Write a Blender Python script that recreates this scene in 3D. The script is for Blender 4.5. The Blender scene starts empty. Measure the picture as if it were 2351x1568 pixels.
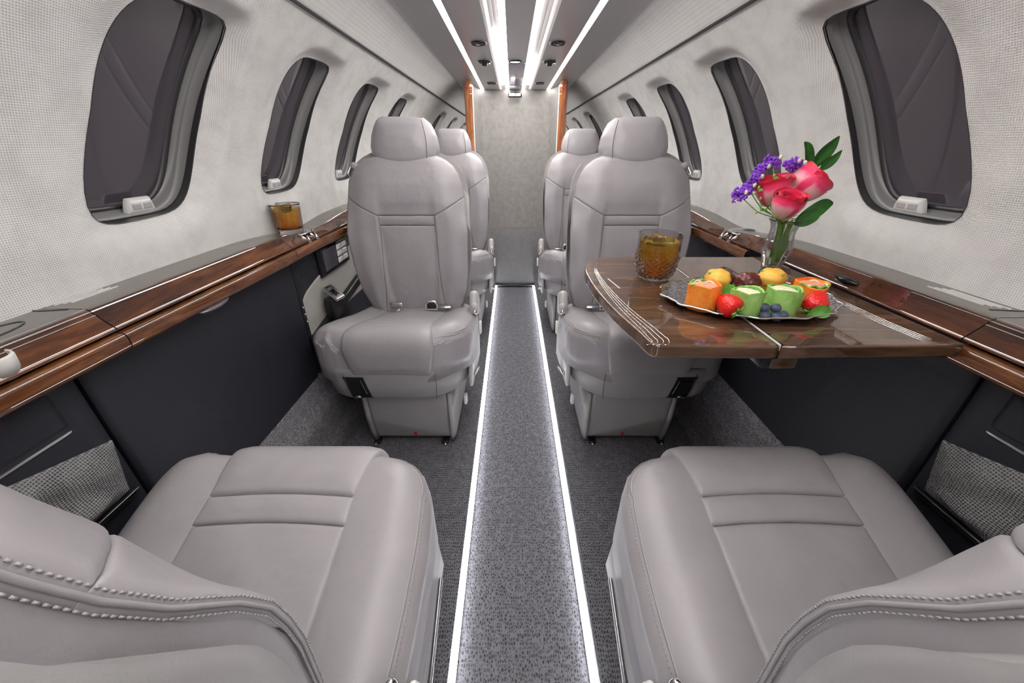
import bpy, bmesh, math, random
import numpy as np
from mathutils import Vector, Matrix
random.seed(7); np.random.seed(7)
PI = math.pi
C = bpy.context.scene.collection
R_CAB, Z_CAB = 0.74, 0.835          # cabin cross-section circle
ZF = 0.12                           # seat floor level (aisle floor is 0)

# ------------------------------------------------------------------ materials
def newmat(name):
    m = bpy.data.materials.new(name); m.use_nodes = True
    nt = m.node_tree; b = nt.nodes['Principled BSDF']
    return m, nt, b
def N(nt, typ, **kw):
    n = nt.nodes.new(typ)
    for k, v in kw.items():
        if k == 'op': n.operation = v
        elif k == 'inp':
            for i, val in v.items(): n.inputs[i].default_value = val
        else: setattr(n, k, v)
    return n
def L(nt, a, b): nt.links.new(a, b)
def rgba(c): return (c[0], c[1], c[2], 1.0)
def ramp(nt, src, stops):
    r = N(nt, 'ShaderNodeValToRGB')
    el = r.color_ramp.elements
    while len(el) > 1: el.remove(el[-1])
    el[0].position = stops[0][0]; el[0].color = rgba(stops[0][1])
    for p, c in stops[1:]:
        e = el.new(p); e.color = rgba(c)
    L(nt, src, r.inputs[0]); return r.outputs[0]
def coord(nt, kind='Object', scale=(1, 1, 1)):
    t = N(nt, 'ShaderNodeTexCoord'); mp = N(nt, 'ShaderNodeMapping')
    mp.inputs['Scale'].default_value = scale
    L(nt, t.outputs[kind], mp.inputs[0]); return mp.outputs[0]
def noise(nt, co, scale, detail=3, rough=.5, dist=0):
    n = N(nt, 'ShaderNodeTexNoise'); n.inputs['Scale'].default_value = scale
    n.inputs['Detail'].default_value = detail; n.inputs['Roughness'].default_value = rough
    n.inputs['Distortion'].default_value = dist
    L(nt, co, n.inputs['Vector']); return n.outputs['Fac']
def bump(nt, b, h, strength, dist):
    bp = N(nt, 'ShaderNodeBump'); bp.inputs['Strength'].default_value = strength
    bp.inputs['Distance'].default_value = dist
    L(nt, h, bp.inputs['Height']); L(nt, bp.outputs[0], b.inputs['Normal'])
def mathn(nt, op, a, bval):
    m = N(nt, 'ShaderNodeMath', op=op)
    for i, x in enumerate((a, bval)):
        if x is None: continue
        if hasattr(x, 'is_output'): L(nt, x, m.inputs[i])
        else: m.inputs[i].default_value = x
    return m.outputs[0]
def weave(nt, co, px, py, i=0, j=1):
    """height field of a plain weave with the given thread periods"""
    s = N(nt, 'ShaderNodeSeparateXYZ'); L(nt, co, s.inputs[0])
    a = mathn(nt, 'SINE', mathn(nt, 'MULTIPLY', s.outputs[i], 2*PI/px), None)
    b = mathn(nt, 'SINE', mathn(nt, 'MULTIPLY', s.outputs[j], 2*PI/py), None)
    ha = mathn(nt, 'ADD', mathn(nt, 'MULTIPLY', a, -.5), .5); hb = mathn(nt, 'ADD', mathn(nt, 'MULTIPLY', b, -.5), .5)
    return mathn(nt, 'SUBTRACT', 1.0, mathn(nt, 'MULTIPLY', ha, hb))
def plain(name, col, rough=.5, metal=0, coat=0, spec=.5, **kw):
    m, nt, b = newmat(name)
    b.inputs['Base Color'].default_value = rgba(col); b.inputs['Roughness'].default_value = rough
    b.inputs['Metallic'].default_value = metal; b.inputs['Coat Weight'].default_value = coat
    b.inputs['Coat Roughness'].default_value = .03; b.inputs['Specular IOR Level'].default_value = spec
    for k, v in kw.items(): b.inputs[k.replace('_', ' ')].default_value = v
    return m
def emis(name, col, st):
    m, nt, b = newmat(name)
    b.inputs['Base Color'].default_value = rgba(col)
    b.inputs['Emission Color'].default_value = rgba(col); b.inputs['Emission Strength'].default_value = st
    return m
def leather(name, col, rough=.42):
    m, nt, b = newmat(name); co = coord(nt)
    n1 = noise(nt, co, 420, 2); n2 = noise(nt, co, 9, 3, .55, .4)
    c = ramp(nt, n2, [(.3, [x*.93 for x in col]), (.7, [min(1, x*1.05) for x in col])])
    L(nt, c, b.inputs['Base Color']); b.inputs['Roughness'].default_value = rough
    b.inputs['Specular IOR Level'].default_value = .45
    h = mathn(nt, 'ADD', mathn(nt, 'MULTIPLY', n1, .25), mathn(nt, 'MULTIPLY', n2, 5.0))
    bump(nt, b, h, .35, .0022); return m
def cloth(name, c_lo, c_hi, px, py, kind='Object', i=0, j=1, bs=.6, bd=.002, vary=25, rough=.9):
    m, nt, b = newmat(name); co = coord(nt, kind)
    w = weave(nt, co, px, py, i, j); nz = noise(nt, co, vary, 4, .65)
    fac = mathn(nt, 'ADD', mathn(nt, 'MULTIPLY', w, .7), mathn(nt, 'MULTIPLY', mathn(nt, 'SUBTRACT', nz, .5), .9))
    L(nt, ramp(nt, fac, [(.05, c_lo), (.72, c_hi)]), b.inputs['Base Color'])
    b.inputs['Roughness'].default_value = rough; b.inputs['Specular IOR Level'].default_value = .15
    bump(nt, b, w, bs, bd); return m
def carpet(name, c_lo, c_hi, scale, rough=.95):
    m, nt, b = newmat(name); co = coord(nt, 'Object', scale)
    v = N(nt, 'ShaderNodeTexVoronoi'); v.feature = 'DISTANCE_TO_EDGE'; v.inputs['Scale'].default_value = 1; v.inputs['Randomness'].default_value = .62
    L(nt, co, v.inputs['Vector']); nz = noise(nt, coord(nt), 55, 4, .65)
    f = mathn(nt, 'ADD', v.outputs['Distance'], mathn(nt, 'MULTIPLY', mathn(nt, 'SUBTRACT', nz, .5), .35))
    L(nt, ramp(nt, f, [(.02, c_hi), (.17, [(p*.55+q*.45) for p, q in zip(c_lo, c_hi)]), (.36, c_lo)]), b.inputs['Base Color'])
    b.inputs['Roughness'].default_value = rough; b.inputs['Specular IOR Level'].default_value = .1
    bump(nt, b, v.outputs['Distance'], .6, .002); return m
def woodmat(name, axis='Y', dark=(.022, .007, .003), mid=(.085, .03, .012), lite=(.20, .08, .03), sc=1.0, cr=.012):
    m, nt, b = newmat(name)
    s = {'Y': (14, 1.6, 14), 'X': (1.6, 14, 14), 'Z': (14, 14, 1.6)}[axis]
    co = coord(nt, 'Object', s)
    n1 = noise(nt, co, 2.2*sc, 6, .62, .9); n2 = noise(nt, coord(nt, 'Object', [x*6 for x in s]), 3, 3, .6)
    n3 = noise(nt, coord(nt), 11, 3)
    f = mathn(nt, 'ADD', mathn(nt, 'MULTIPLY', n1, .72), mathn(nt, 'ADD', mathn(nt, 'MULTIPLY', n2, .16), mathn(nt, 'MULTIPLY', n3, .14)))
    L(nt, ramp(nt, f, [(.36, dark), (.52, mid), (.68, lite)]), b.inputs['Base Color'])
    b.inputs['Roughness'].default_value = .5; b.inputs['Coat Weight'].default_value = 1; b.inputs['Specular IOR Level'].default_value = .1
    b.inputs['Coat Roughness'].default_value = cr; b.inputs['Coat IOR'].default_value = 1.8
    return m

M = {}
M['wall'] = cloth('wall_fabric', (.50, .485, .475), (.81, .80, .785), .0033, .0033, 'UV', bs=.5, bd=.0009, vary=14)
M['cove'] = cloth('cove_fabric', (.70, .69, .675), (.80, .79, .775), .004, .004, 'UV', bs=.3, bd=.001)
M['ceiling'] = plain('ceiling_panel', (.40, .38, .39), .30, spec=.5)
M['ceil_gloss'] = plain('ceiling_gloss', (.33, .30, .38), .12)
M['floor'] = carpet('floor_carpet', (.048, .048, .055), (.195, .193, .212), (185, 115, 60))
M['kick'] = carpet('kick_carpet', (.055, .053, .06), (.25, .245, .262), (60, 150, 150))
M['bulk'] = cloth('bulkhead_fabric', (.13, .124, .12), (.25, .24, .23), .0050, .0050, i=0, j=2, bs=.3, bd=.001, vary=30)
M['bulk_low'] = cloth('bulkhead_carpet', (.13, .128, .13), (.20, .198, .20), .008, .008, i=0, j=2, bs=.4, bd=.002)
M['net'] = cloth('pocket_fabric', (.085, .085, .09), (.27, .27, .275), .0037, .0037, i=1, j=2, bs=.8, bd=.003, vary=30)
M['recess'] = cloth('recess_fabric', (.30, .29, .27), (.42, .41, .385), .003, .003, i=1, j=2, bs=.2, bd=.001, vary=20)
M['dark'] = leather('dark_panel', (.013, .014, .021), .5)
M['screen'] = plain('dim_screen', (.075, .07, .085), .12)
M['black'] = plain('black_plastic', (.012, .012, .014), .3)
M['blackgloss'] = plain('black_gloss', (.008, .008, .01), .08)
M['leather'] = leather('grey_leather', (.345, .324, .341), .38)
M['leather_d'] = leather('grey_leather_base', (.33, .315, .317), .42)
M['seam'] = plain('seam_thread', (.12, .11, .115), .8)
M['thread'] = plain('stitch_thread', (.36, .335, .345), .6)
M['plastic'] = plain('warm_grey_plastic', (.46, .44, .44), .3)
M['white'] = plain('pale_plastic', (.72, .71, .70), .35)
M['chrome'] = plain('chrome', (.86, .86, .87), .08, 1)
M['satin'] = plain('satin_metal', (.62, .60, .62), .28, 1)
M['silver'] = plain('silver_plate', (.78, .77, .77), .16, 1)
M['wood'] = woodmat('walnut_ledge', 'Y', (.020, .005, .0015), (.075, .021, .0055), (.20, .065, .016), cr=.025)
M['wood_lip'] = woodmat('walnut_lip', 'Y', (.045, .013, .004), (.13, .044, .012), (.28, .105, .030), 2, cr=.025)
M['ledge_grey'] = plain('ledge_top_reflection', (.125, .108, .095), .5, coat=1, spec=.2)  # grey base holds the white wall's reflection on the glossy wood
M['wood_tab'] = woodmat('walnut_table', 'X', (.028, .013, .007), (.075, .036, .019), (.16, .085, .046))
M['wood_post'] = woodmat('cherry_post', 'Z', (.11, .03, .010), (.30, .095, .03), (.50, .20, .07))
M['frame'] = plain('window_frame_dark', (.035, .033, .037), .35)
M['bezel'] = plain('window_bezel', (.20, .195, .20), .3)
def panemat():
    m, nt, b = newmat('night_pane')
    b.inputs['Base Color'].default_value = (.075, .066, .080, 1)
    b.inputs['Roughness'].default_value = .04; b.inputs['Coat Weight'].default_value = 1
    b.inputs['Coat Roughness'].default_value = .02; b.inputs['Coat IOR'].default_value = 1.7
    return m
M['pane'] = panemat()
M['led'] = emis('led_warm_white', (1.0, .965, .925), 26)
M['led_cool'] = emis('led_cool_white', (.97, .97, 1.0), 20)
M['lamp'] = emis('lamp_glow', (.95, .92, 1.0), 25)
M['red'] = plain('red_tag', (.60, .01, .02), .5)
M['glass'] = plain('clear_glass', (1, 1, 1), .0, Transmission_Weight=1.0, IOR=1.47)
def cutglass():
    m, nt, b = newmat('cut_glass'); co = coord(nt); t = N(nt, 'ShaderNodeSeparateXYZ'); L(nt, co, t.inputs[0])
    b.inputs['Transmission Weight'].default_value = 1; b.inputs['IOR'].default_value = 1.30; b.inputs['Roughness'].default_value = 0
    ang = mathn(nt, 'MULTIPLY', mathn(nt, 'ARCTAN2', t.outputs[1], t.outputs[0]), 9.0); zz = mathn(nt, 'MULTIPLY', t.outputs[2], 330.0)
    w1 = mathn(nt, 'ABSOLUTE', mathn(nt, 'SINE', mathn(nt, 'ADD', ang, zz), None), None); w2 = mathn(nt, 'ABSOLUTE', mathn(nt, 'SINE', mathn(nt, 'SUBTRACT', ang, zz), None), None)
    mk = N(nt, 'ShaderNodeMapRange'); L(nt, t.outputs[2], mk.inputs[0]); mk.inputs[1].default_value = .040; mk.inputs[2].default_value = .056; mk.inputs[3].default_value = 1; mk.inputs[4].default_value = 0
    bump(nt, b, mathn(nt, 'MULTIPLY', mathn(nt, 'MULTIPLY', w1, w2), mk.outputs[0]), .8, .003); return m
M['cut_glass'] = cutglass()
M['water'] = plain('water', (1, 1, 1), .0, Transmission_Weight=1.0, IOR=1.33)
M['ice'] = plain('ice', (1, .98, .95), .04, Transmission_Weight=1.0, IOR=1.25)
def teamat():
    m, nt, b = newmat('iced_tea'); co = coord(nt)
    t = N(nt, 'ShaderNodeSeparateXYZ'); L(nt, co, t.inputs[0])
    f = mathn(nt, 'ADD', mathn(nt, 'MULTIPLY', t.outputs[2], 6.0), mathn(nt, 'MULTIPLY', noise(nt, coord(nt, 'Object', (1, 1, .55)), 62, 4, .6, 2.2), 1.0))
    L(nt, ramp(nt, f, [(.34, (.55, .055, .004)), (.56, (.86, .22, .010)), (.76, (.96, .45, .035)), (1.0, (1, .72, .16))]), b.inputs['Base Color'])
    b.inputs['Transmission Weight'].default_value = .72; b.inputs['IOR'].default_value = 1.12
    b.inputs['Roughness'].default_value = .05
    return m
M['tea'] = teamat()

# ------------------------------------------------------------------ mesh building
class MB:
    def __init__(self): self.v = []; self.f = []; self.flat = set(); self.uv = None
    def add(self, vs, fs, flat=False):
        o = len(self.v); self.v += [tuple(float(c) for c in p) for p in vs]
        for f in fs:
            if flat: self.flat.add(len(self.f))
            self.f.append(tuple(i+o for i in f))
        return self
    def grid(self, G, cu=False, cv=False, flip=False):
        nv, nu = G.shape[0], G.shape[1]
        fs = []
        for j in range(nv if cv else nv-1):
            for i in range(nu if cu else nu-1):
                a, b = j*nu+i, j*nu+(i+1) % nu; c, d = ((j+1) % nv)*nu+(i+1) % nu, ((j+1) % nv)*nu+i
                fs.append((a, d, c, b) if flip else (a, b, c, d))
        return self.add(G.reshape(-1, 3), fs)
    def loft(self, rings, cap0=True, cap1=True):
        n = len(rings[0]); G = np.array(rings, float); self.grid(G, cu=True)
        o = len(self.v)-G.shape[0]*n
        if cap0: self.flat.add(len(self.f)); self.f.append(tuple(o+i for i in reversed(range(n))))
        if cap1: self.flat.add(len(self.f)); self.f.append(tuple(o+(len(rings)-1)*n+i for i in range(n)))
        return self
    def lathe(self, prof, n=40, mod=None, c=(0, 0, 0), cap0=False, cap1=False):
        rings = []
        for k, (r, z) in enumerate(prof):
            ring = []
            for i in range(n):
                a = 2*PI*i/n; rr = r*(mod(a, z, k) if mod else 1)
                ring.append((c[0]+rr*math.cos(a), c[1]+rr*math.sin(a), c[2]+z))
            rings.append(ring)
        return self.loft(rings, cap0, cap1)
    def tube(self, pts, rad, n=8, caps=True):
        pts = [Vector(p) for p in pts]; rings = []; up = None
        for i, p in enumerate(pts):
            t = (pts[min(i+1, len(pts)-1)]-pts[max(i-1, 0)]).normalized()
            if up is None:
                up = Vector((0, 0, 1)) if abs(t.z) < .9 else Vector((1, 0, 0))
            x = t.cross(up).normalized(); up = x.cross(t).normalized()
            r = rad(i/(len(pts)-1)) if callable(rad) else rad
            rings.append([p+(x*math.cos(2*PI*k/n)+up*math.sin(2*PI*k/n))*r for k in range(n)])
        return self.loft(rings, caps, caps)
    def box(self, c, s, bev=.0, seg=2, rot=None):
        bm = bmesh.new(); bmesh.ops.create_cube(bm, size=1)
        for v in bm.verts: v.co = Vector((v.co.x*s[0], v.co.y*s[1], v.co.z*s[2]))
        if bev > 0: bmesh.ops.bevel(bm, geom=list(bm.edges), offset=min(bev, min(s)*.49), segments=seg, affect='EDGES', profile=.5)
        bm.verts.index_update()
        mt = (rot.to_matrix() if rot is not None and hasattr(rot, 'to_matrix') else rot) or Matrix.Identity(3)
        vs = [mt @ v.co+Vector(c) for v in bm.verts]
        fs = [[v.index for v in f.verts] for f in bm.faces]; bm.free()
        return self.add(vs, fs, flat=(bev == 0))
    def blob(self, c, r, n=20, m=12, fn=None):
        rings = []
        for j in range(m+1):
            th = PI*(j+.02)/(m+.04)
            ring = []
            for i in range(n):
                a = 2*PI*i/n; d = Vector((math.sin(th)*math.cos(a), math.sin(th)*math.sin(a), -math.cos(th)))
                k = fn(d) if fn else 1
                ring.append((c[0]+d.x*r[0]*k, c[1]+d.y*r[1]*k, c[2]+d.z*r[2]*k))
            rings.append(ring)
        return self.loft(rings)
    def sweep(self, prof, ys):
        """profile of (x, z) points swept along y; UV = (y, arc length)"""
        p = np.array(prof, float); G = np.zeros((len(ys), len(p), 3))
        for j, y in enumerate(ys):
            G[j, :, 0] = p[:, 0]; G[j, :, 1] = y; G[j, :, 2] = p[:, 1]
        return self.grid(G)
def obj(name, mb, mat, parent=None, smooth=True, label=None, loc=None):
    me = bpy.data.meshes.new(name); me.from_pydata(mb.v, [], mb.f)
    me.validate(); me.update()
    if smooth and len(me.polygons) == len(mb.f):
        me.polygons.foreach_set('use_smooth', [i not in mb.flat for i in range(len(mb.f))])
    if mb.uv is not None:
        ul = me.uv_layers.new(name='UVMap')
        for lp in me.loops: ul.data[lp.index].uv = mb.uv[lp.vertex_index]
    me.materials.append(mat)
    o = bpy.data.objects.new(name, me); C.objects.link(o)
    if parent: o.parent = parent
    if loc: o.location = loc
    if label: o['label'] = label
    return o
def tag(o, label, cat, group=None):
    o['label'] = label; o['category'] = cat
    if group: o['group'] = group
    return o
def thing(name, label, cat, loc=(0, 0, 0), rotz=0, group=None):
    o = bpy.data.objects.new(name, None); C.objects.link(o); o.empty_display_size = .05
    o.location = loc; o.rotation_euler = (0, 0, rotz); return tag(o, label, cat, group)
def struct(o): o['kind'] = 'structure'; return o
def sroot(name):
    o = bpy.data.objects.new(name, None); C.objects.link(o); o.empty_display_size = .05; return struct(o)
KIDS = {}
def copy_tree(o, parent=None):
    c = o.copy(); C.objects.link(c)
    if parent: c.parent = parent
    for ch in [x for x in bpy.data.objects if x.parent == o and x is not c]:
        if ch.parent == o: copy_tree(ch, c)
    return c
def lerp(x, xs, ys): return np.interp(x, xs, ys)
def smooth_pts(pts, n=8):
    """Catmull-Rom through points"""
    P = [np.array(p, float) for p in pts]; P = [2*P[0]-P[1]]+P+[2*P[-1]-P[-2]]; out = []
    for i in range(1, len(P)-2):
        for k in range(n):
            t = k/n; a, b, c, d = P[i-1], P[i], P[i+1], P[i+2]
            out.append(.5*((2*b)+(-a+c)*t+(2*a-5*b+4*c-d)*t*t+(-a+3*b-3*c+d)*t**3))
    out.append(P[-2]); return np.array(out)
def slab(P, mp, r, T, nu=30, nv=30, crown=None, mb=None, er=1.0):
    """padded panel: 2-D patch P(u,v)->(a,b); mp(a,b,h)->xyz; edge radius r, thickness T"""
    cu = .5-.5*np.cos(PI*np.linspace(0, 1, nu)); cv = .5-.5*np.cos(PI*np.linspace(0, 1, nv))
    U, V = np.meshgrid(cu, cv); A, B = P(U, V)
    t = np.linspace(0, 1, 160); z = np.zeros_like(t); o = z+1
    ed = [P(t, z), P(t, o), P(z, t), P(o, t)]
    ba = np.concatenate([e[0] for e in ed]); bb = np.concatenate([e[1] for e in ed])
    d = np.sqrt(((A.reshape(-1, 1)-ba)**2+(B.reshape(-1, 1)-bb)**2).min(axis=1)).reshape(A.shape)
    d[0, :] = 0; d[-1, :] = 0; d[:, 0] = 0; d[:, -1] = 0
    dd = np.minimum(d, r)
    h = (np.sqrt(np.maximum(0, r*r-(r-dd)**2))-r)*er
    if crown is not None: h = h+crown(A, B, d)
    G = mp(A, B, h)
    mb = mb or MB(); mb.grid(G)
    loop = [(0, i) for i in range(nu)]+[(j, nu-1) for j in range(1, nv)]+[(nv-1, i) for i in range(nu-2, -1, -1)]+[(j, 0) for j in range(nv-2, 0, -1)]
    la = np.array([A[k] for k in loop]); lb = np.array([B[k] for k in loop]); lh = np.array([h[k] for k in loop])
    rings = [mp(la, lb, lh+(-T-lh)*f) for f in (0, .5, 1)]
    mb.loft([list(x) for x in reversed(rings)], cap0=True, cap1=False)
    return mb
def rect(a0, a1, b0, b1): return lambda u, v: (a0+(a1-a0)*u, b0+(b1-b0)*v)
def S(fn):  # stack helper for maps
    return lambda a, b, h: np.stack(fn(a, b, h), axis=-1)

# ------------------------------------------------------------------ upper walls with window openings
WIN = [.788, 1.258, 1.736, 2.215, 3.3, 3.95, 4.75]
CELLS = [(.53, 1.005), (1.005, 1.48), (1.48, 1.96), (1.96, 2.45), (3.05, 3.62), (3.62, 4.35), (4.35, 5.2)]
PH0, PH1, PHC, HPH, HW, TILT = .6, 47.2, 24.4, 14.2, .1235, .0036
def wpos(s, y, ph, off=0):
    a = math.radians(ph); r = R_CAB+off
    return (s*r*math.cos(a), y, Z_CAB+r*math.sin(a))
def win_out(yc, cx, sy, k=1.0, ky=1.0):
    """point of the window outline in direction (cx, sy) (normalised), superellipse"""
    p = 3.3 if cx < 0 < sy else (4.2 if cx > 0 > sy else (5.5 if cx < 0 else 9.0))
    r = (abs(cx)**p+abs(sy)**p)**(-1/p)
    ph = PHC+HPH*k*r*sy
    return yc+HW*ky*r*cx+TILT*(ph-PHC), ph
def lipamp(cx, sy):
    return .008+.018*max(0, sy)+.012*max(0, cx)-.004*max(0, -cx)
def perim(ya, yb, yc):
    pts = []
    ys = np.linspace(ya, yb, 17); ps = np.linspace(PH0, PH1, 19)
    pts += [(y, PH0) for y in ys[:-1]]+[(yb, p) for p in ps[:-1]]+[(y, PH1) for y in ys[::-1][:-1]]+[(ya, p) for p in ps[::-1][:-1]]
    out = []
    for y, ph in pts:
        cy = yc+TILT*(ph-PHC); cx = (y-cy)/HW; sy = (ph-PHC)/HPH; n = math.hypot(cx, sy); out.append((y, ph, cx/n, sy/n))
    return out
def ring_grid(s, per, yc, specs):
    rows = []
    for (k, ky, off) in specs:
        row = []
        for (y, ph, cx, sy) in per:
            wy, wp = win_out(yc, cx, sy, k, ky); row.append(wpos(s, wy, wp, off))
        rows.append(row)
    return np.array(rows)
for s, side in ((-1, 'left'), (1, 'right')):
    mb = MB(); uv = []
    def addgrid(rows, closed):
        G = np.array([[wpos(s, *q) for q in row] for row in rows]); mb.grid(G, cu=closed, flip=(s > 0))
        uv.extend([(q[0], R_CAB*math.radians(q[1])) for row in rows for q in row])
    for (ya, yb), yc in zip(CELLS, WIN):
        per = perim(ya, yb, yc); rows = []; m = 18
        for j in range(m+1):
            t = (j/m)**1.6; row = []
            for (y, ph, cx, sy) in per:
                wy, wp = win_out(yc, cx, sy)
                yy, pp = wy+(y-wy)*t, wp+(ph-wp)*t
                d = math.hypot(yy-wy, (pp-wp)*.0129)
                e = max(0, 1-d/.055); amp = lipamp(cx, sy)
                row.append((yy, pp, amp*e*e*(3-2*e)))
            rows.append(row)
        addgrid(rows, True)
    for ya, yb in ((-1.35, .53), (2.45, 3.05), (5.2, 6.2)):
        addgrid([[(y, p, 0) for y in np.linspace(ya, yb, 14)] for p in np.linspace(PH0, PH1, 19)], False)
    mb.uv = uv
    struct(obj('wall_'+side, mb, M['wall']))
    # windows
    for i, yc in enumerate(WIN):
        if i > 3 and False: continue
        per = perim(*CELLS[i], yc)
        w = sroot('window_%d' % (i+1+(0 if s < 0 else len(WIN))))
        g = ring_grid(s, per, yc, [(1.0, 1.0, .012), (1.008, 1.008, .026), (1.008, 1.008, .050)])
        # the lip follows the flared wall edge
        for q, (y, ph, cx, sy) in enumerate(per):
            wy, wp = win_out(yc, cx, sy); g[0, q] = wpos(s, wy, wp, lipamp(cx, sy)-.0015)
        obj('window_frame', MB().grid(g, cu=True, flip=(s < 0)), M['frame'], w)
        g = ring_grid(s, per, yc, [(1.008, 1.008, .034), (1.000, .996, .031), (.988, .972, .050), (.972, .940, .058), (.962, .918, .060)])
        obj('bezel', MB().grid(g, cu=True, flip=(s < 0)), M['bezel'], w)
        g = ring_grid(s, per, yc, [(.965, .924, .0605), (.955, .900, .0580), (.935, .865, .0580), (.915, .83, .064), (.91, .82, .085)])
        obj('gasket', MB().grid(g, cu=True, flip=(s < 0)), M['frame'], w)
        # pane: flat-ish sheet with thickness
        pm = MB()
        for off, fl in ((.0665, s < 0), (.0705, s > 0)):
            rows = [[wpos(s, yc+HW*.93*u+TILT*HPH*.97*v, PHC+HPH*.97*v, off-.004*(1-v*v)) for u in np.linspace(-1, 1, 13)] for v in np.linspace(-1, 1, 17)]
            pm.grid(np.array(rows), flip=fl)
        obj('pane', pm, M['pane'], w)
        # shade pull at the sill
        if i < 4:
            ph = PHC-HPH*.945; y0 = yc+TILT*(ph-PHC)+.028
            hm = MB()
            a = math.radians(ph)
            er = Vector((s*math.cos(a), 0, math.sin(a))); et = Vector((-s*math.sin(a), 0, math.cos(a))); ey = Vector((0, 1, 0))
            base = Vector(wpos(s, y0, ph, .040))
            def hp(aa, bb, h): return np.array(base)[None, None]*0+np.array(base)+aa[..., None]*np.array(ey)+bb[..., None]*np.array(et)-h[..., None]*np.array(er)
            slab(lambda u, v: ((u-.5)*(.066-.016*v**2), -.013+.030*v), hp, .010, .030, 18, 14, mb=hm)
            h = obj('shade_pull', hm, M['white'], w)
            for dy in (-.012, .012):
                b2 = MB(); slab(lambda u, v: (dy+(u-.5)*.020, -.004+.012*v), lambda a_, b_, h_: hp(a_, b_, h_+.0010), .002, .004, 8, 8, mb=b2)
                obj('button', b2, M['plastic'], h)

# upper cove between the wall seam and the ceiling panel
YS = list(np.linspace(-1.35, 6.2, 60))
for s, n in ((-1, 1), (1, 2)):
    prof = [(.512, 1.372), (.503, 1.376), (.496, 1.384), (.470, 1.404), (.440, 1.428), (.412, 1.448), (.384, 1.462), (.380, 1.475)]
    p = [(s*x, z) for x, z in prof]; mb = MB().sweep(p, YS)
    mb.uv = [(v[1], math.hypot(v[0], v[2])) for v in mb.v]
    struct(obj('trim_%d' % n, mb, M['cove']))
    sb = MB().sweep([(s*.520, 1.386), (s*.506, 1.369), (s*.4995, 1.3745)], YS)
    struct(obj('trim_%d' % (n+2), sb, M['seam']))

# ------------------------------------------------------------------ ceiling
half = [(0, 1.464), (.046, 1.464), (.050, 1.472), (.071, 1.472), (.074, 1.474), (.088, 1.478), (.102, 1.476), (.112, 1.468), (.120, 1.464), (.232, 1.464), (.234, 1.472),
        (.252, 1.472), (.254, 1.464), (.370, 1.461), (.388, 1.463), (.392, 1.480)]
prof = [(-x, z) for x, z in reversed(half)]+half[1:]
struct(obj('ceiling', MB().sweep(prof, YS), M['ceiling'], smooth=False))
leds = [(-.243, 'outer left'), (-.0605, 'inner left'), (.0605, 'inner right'), (.243, 'outer right')]
for x, nm in leds:
    o = thing('led_strip', 'bright white light strip along the ceiling, the %s of the four' % nm, 'light strip', (x, 1.45, 1.464), 0, 'ceiling light strips')
    w = .0185
    obj('diffuser', MB().box((0, 0, .0035), (w, 9.4, .007), .002), M['led'], o)
    obj('channel', MB().box((0, 0, .009), (w+.003, 9.42, .004)), M['satin'], o)
struct(obj('trim_5', MB().box((0, 2.66, 1.4625), (.088, .76, .004), .001), M['ceil_gloss']))
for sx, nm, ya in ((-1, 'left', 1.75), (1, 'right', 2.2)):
    o = thing('cove_reflection', 'added glowing strip for the bright reflection in the far %s ceiling cove beside the inner light strip' % nm, 'lamp', (sx*.093, (ya+3.1)/2, 1.4755))
    obj('lens', MB().box((0, 0, 0), (.026, 3.1-ya, .004), .0015), M['led'], o)  # emissive strip added in place of the cove's specular reflection
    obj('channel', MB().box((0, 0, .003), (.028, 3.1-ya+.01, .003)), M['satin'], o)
def vent(x, y, label, lit=False, nozzle=False):
    o = thing('air_vent' if not lit else 'reading_light', label, 'vent' if not lit else 'light', (x, y, 1.4635), 0, None if lit else 'ceiling air vents')
    obj('rim', MB().lathe([(.0335, .001), (.034, -.003), (.030, -.006), (.026, -.004), (.025, .001)], 32), M['blackgloss'], o)
    obj('glint', MB().blob((.030 if x < 0 else -.030, 0, -.003), (.004, .005, .003), 10, 8), M['chrome'], o)
    if lit: obj('lens', MB().lathe([(.001, -.003), (.026, -.002), (.026, .0)], 24, cap0=True), M['lamp'], o)
    else:
        obj('disc', MB().lathe([(.001, -.006), (.014, -.006), (.020, -.002), (.026, -.001)], 24, cap0=True), M['blackgloss'], o)
        if nozzle:
            obj('nozzle', MB().lathe([(.004, -.020), (.011, -.020), (.013, -.016), (.016, -.004)], 20, cap0=True), M['blackgloss'], o)
            obj('knob', MB().blob((.022, -.004, -.010), (.006, .006, .007), 10, 8), M['chrome'], o)
for sx, nm in ((-1, 'left'), (1, 'right')):
    vent(sx*.162, 1.876, 'dark round air vent in the ceiling on the %s, nearest of its row' % nm)
    vent(sx*.162, 2.241, 'dark nozzle air vent in the ceiling on the %s, second of its row' % nm, nozzle=True)
    vent(sx*.160, 2.935, 'dark round air vent in the ceiling on the %s, farthest, by the divider' % nm)
vent(-.009, 2.241, 'lit round lamp in the middle of the ceiling, between the inner light strips', lit=True)

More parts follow.
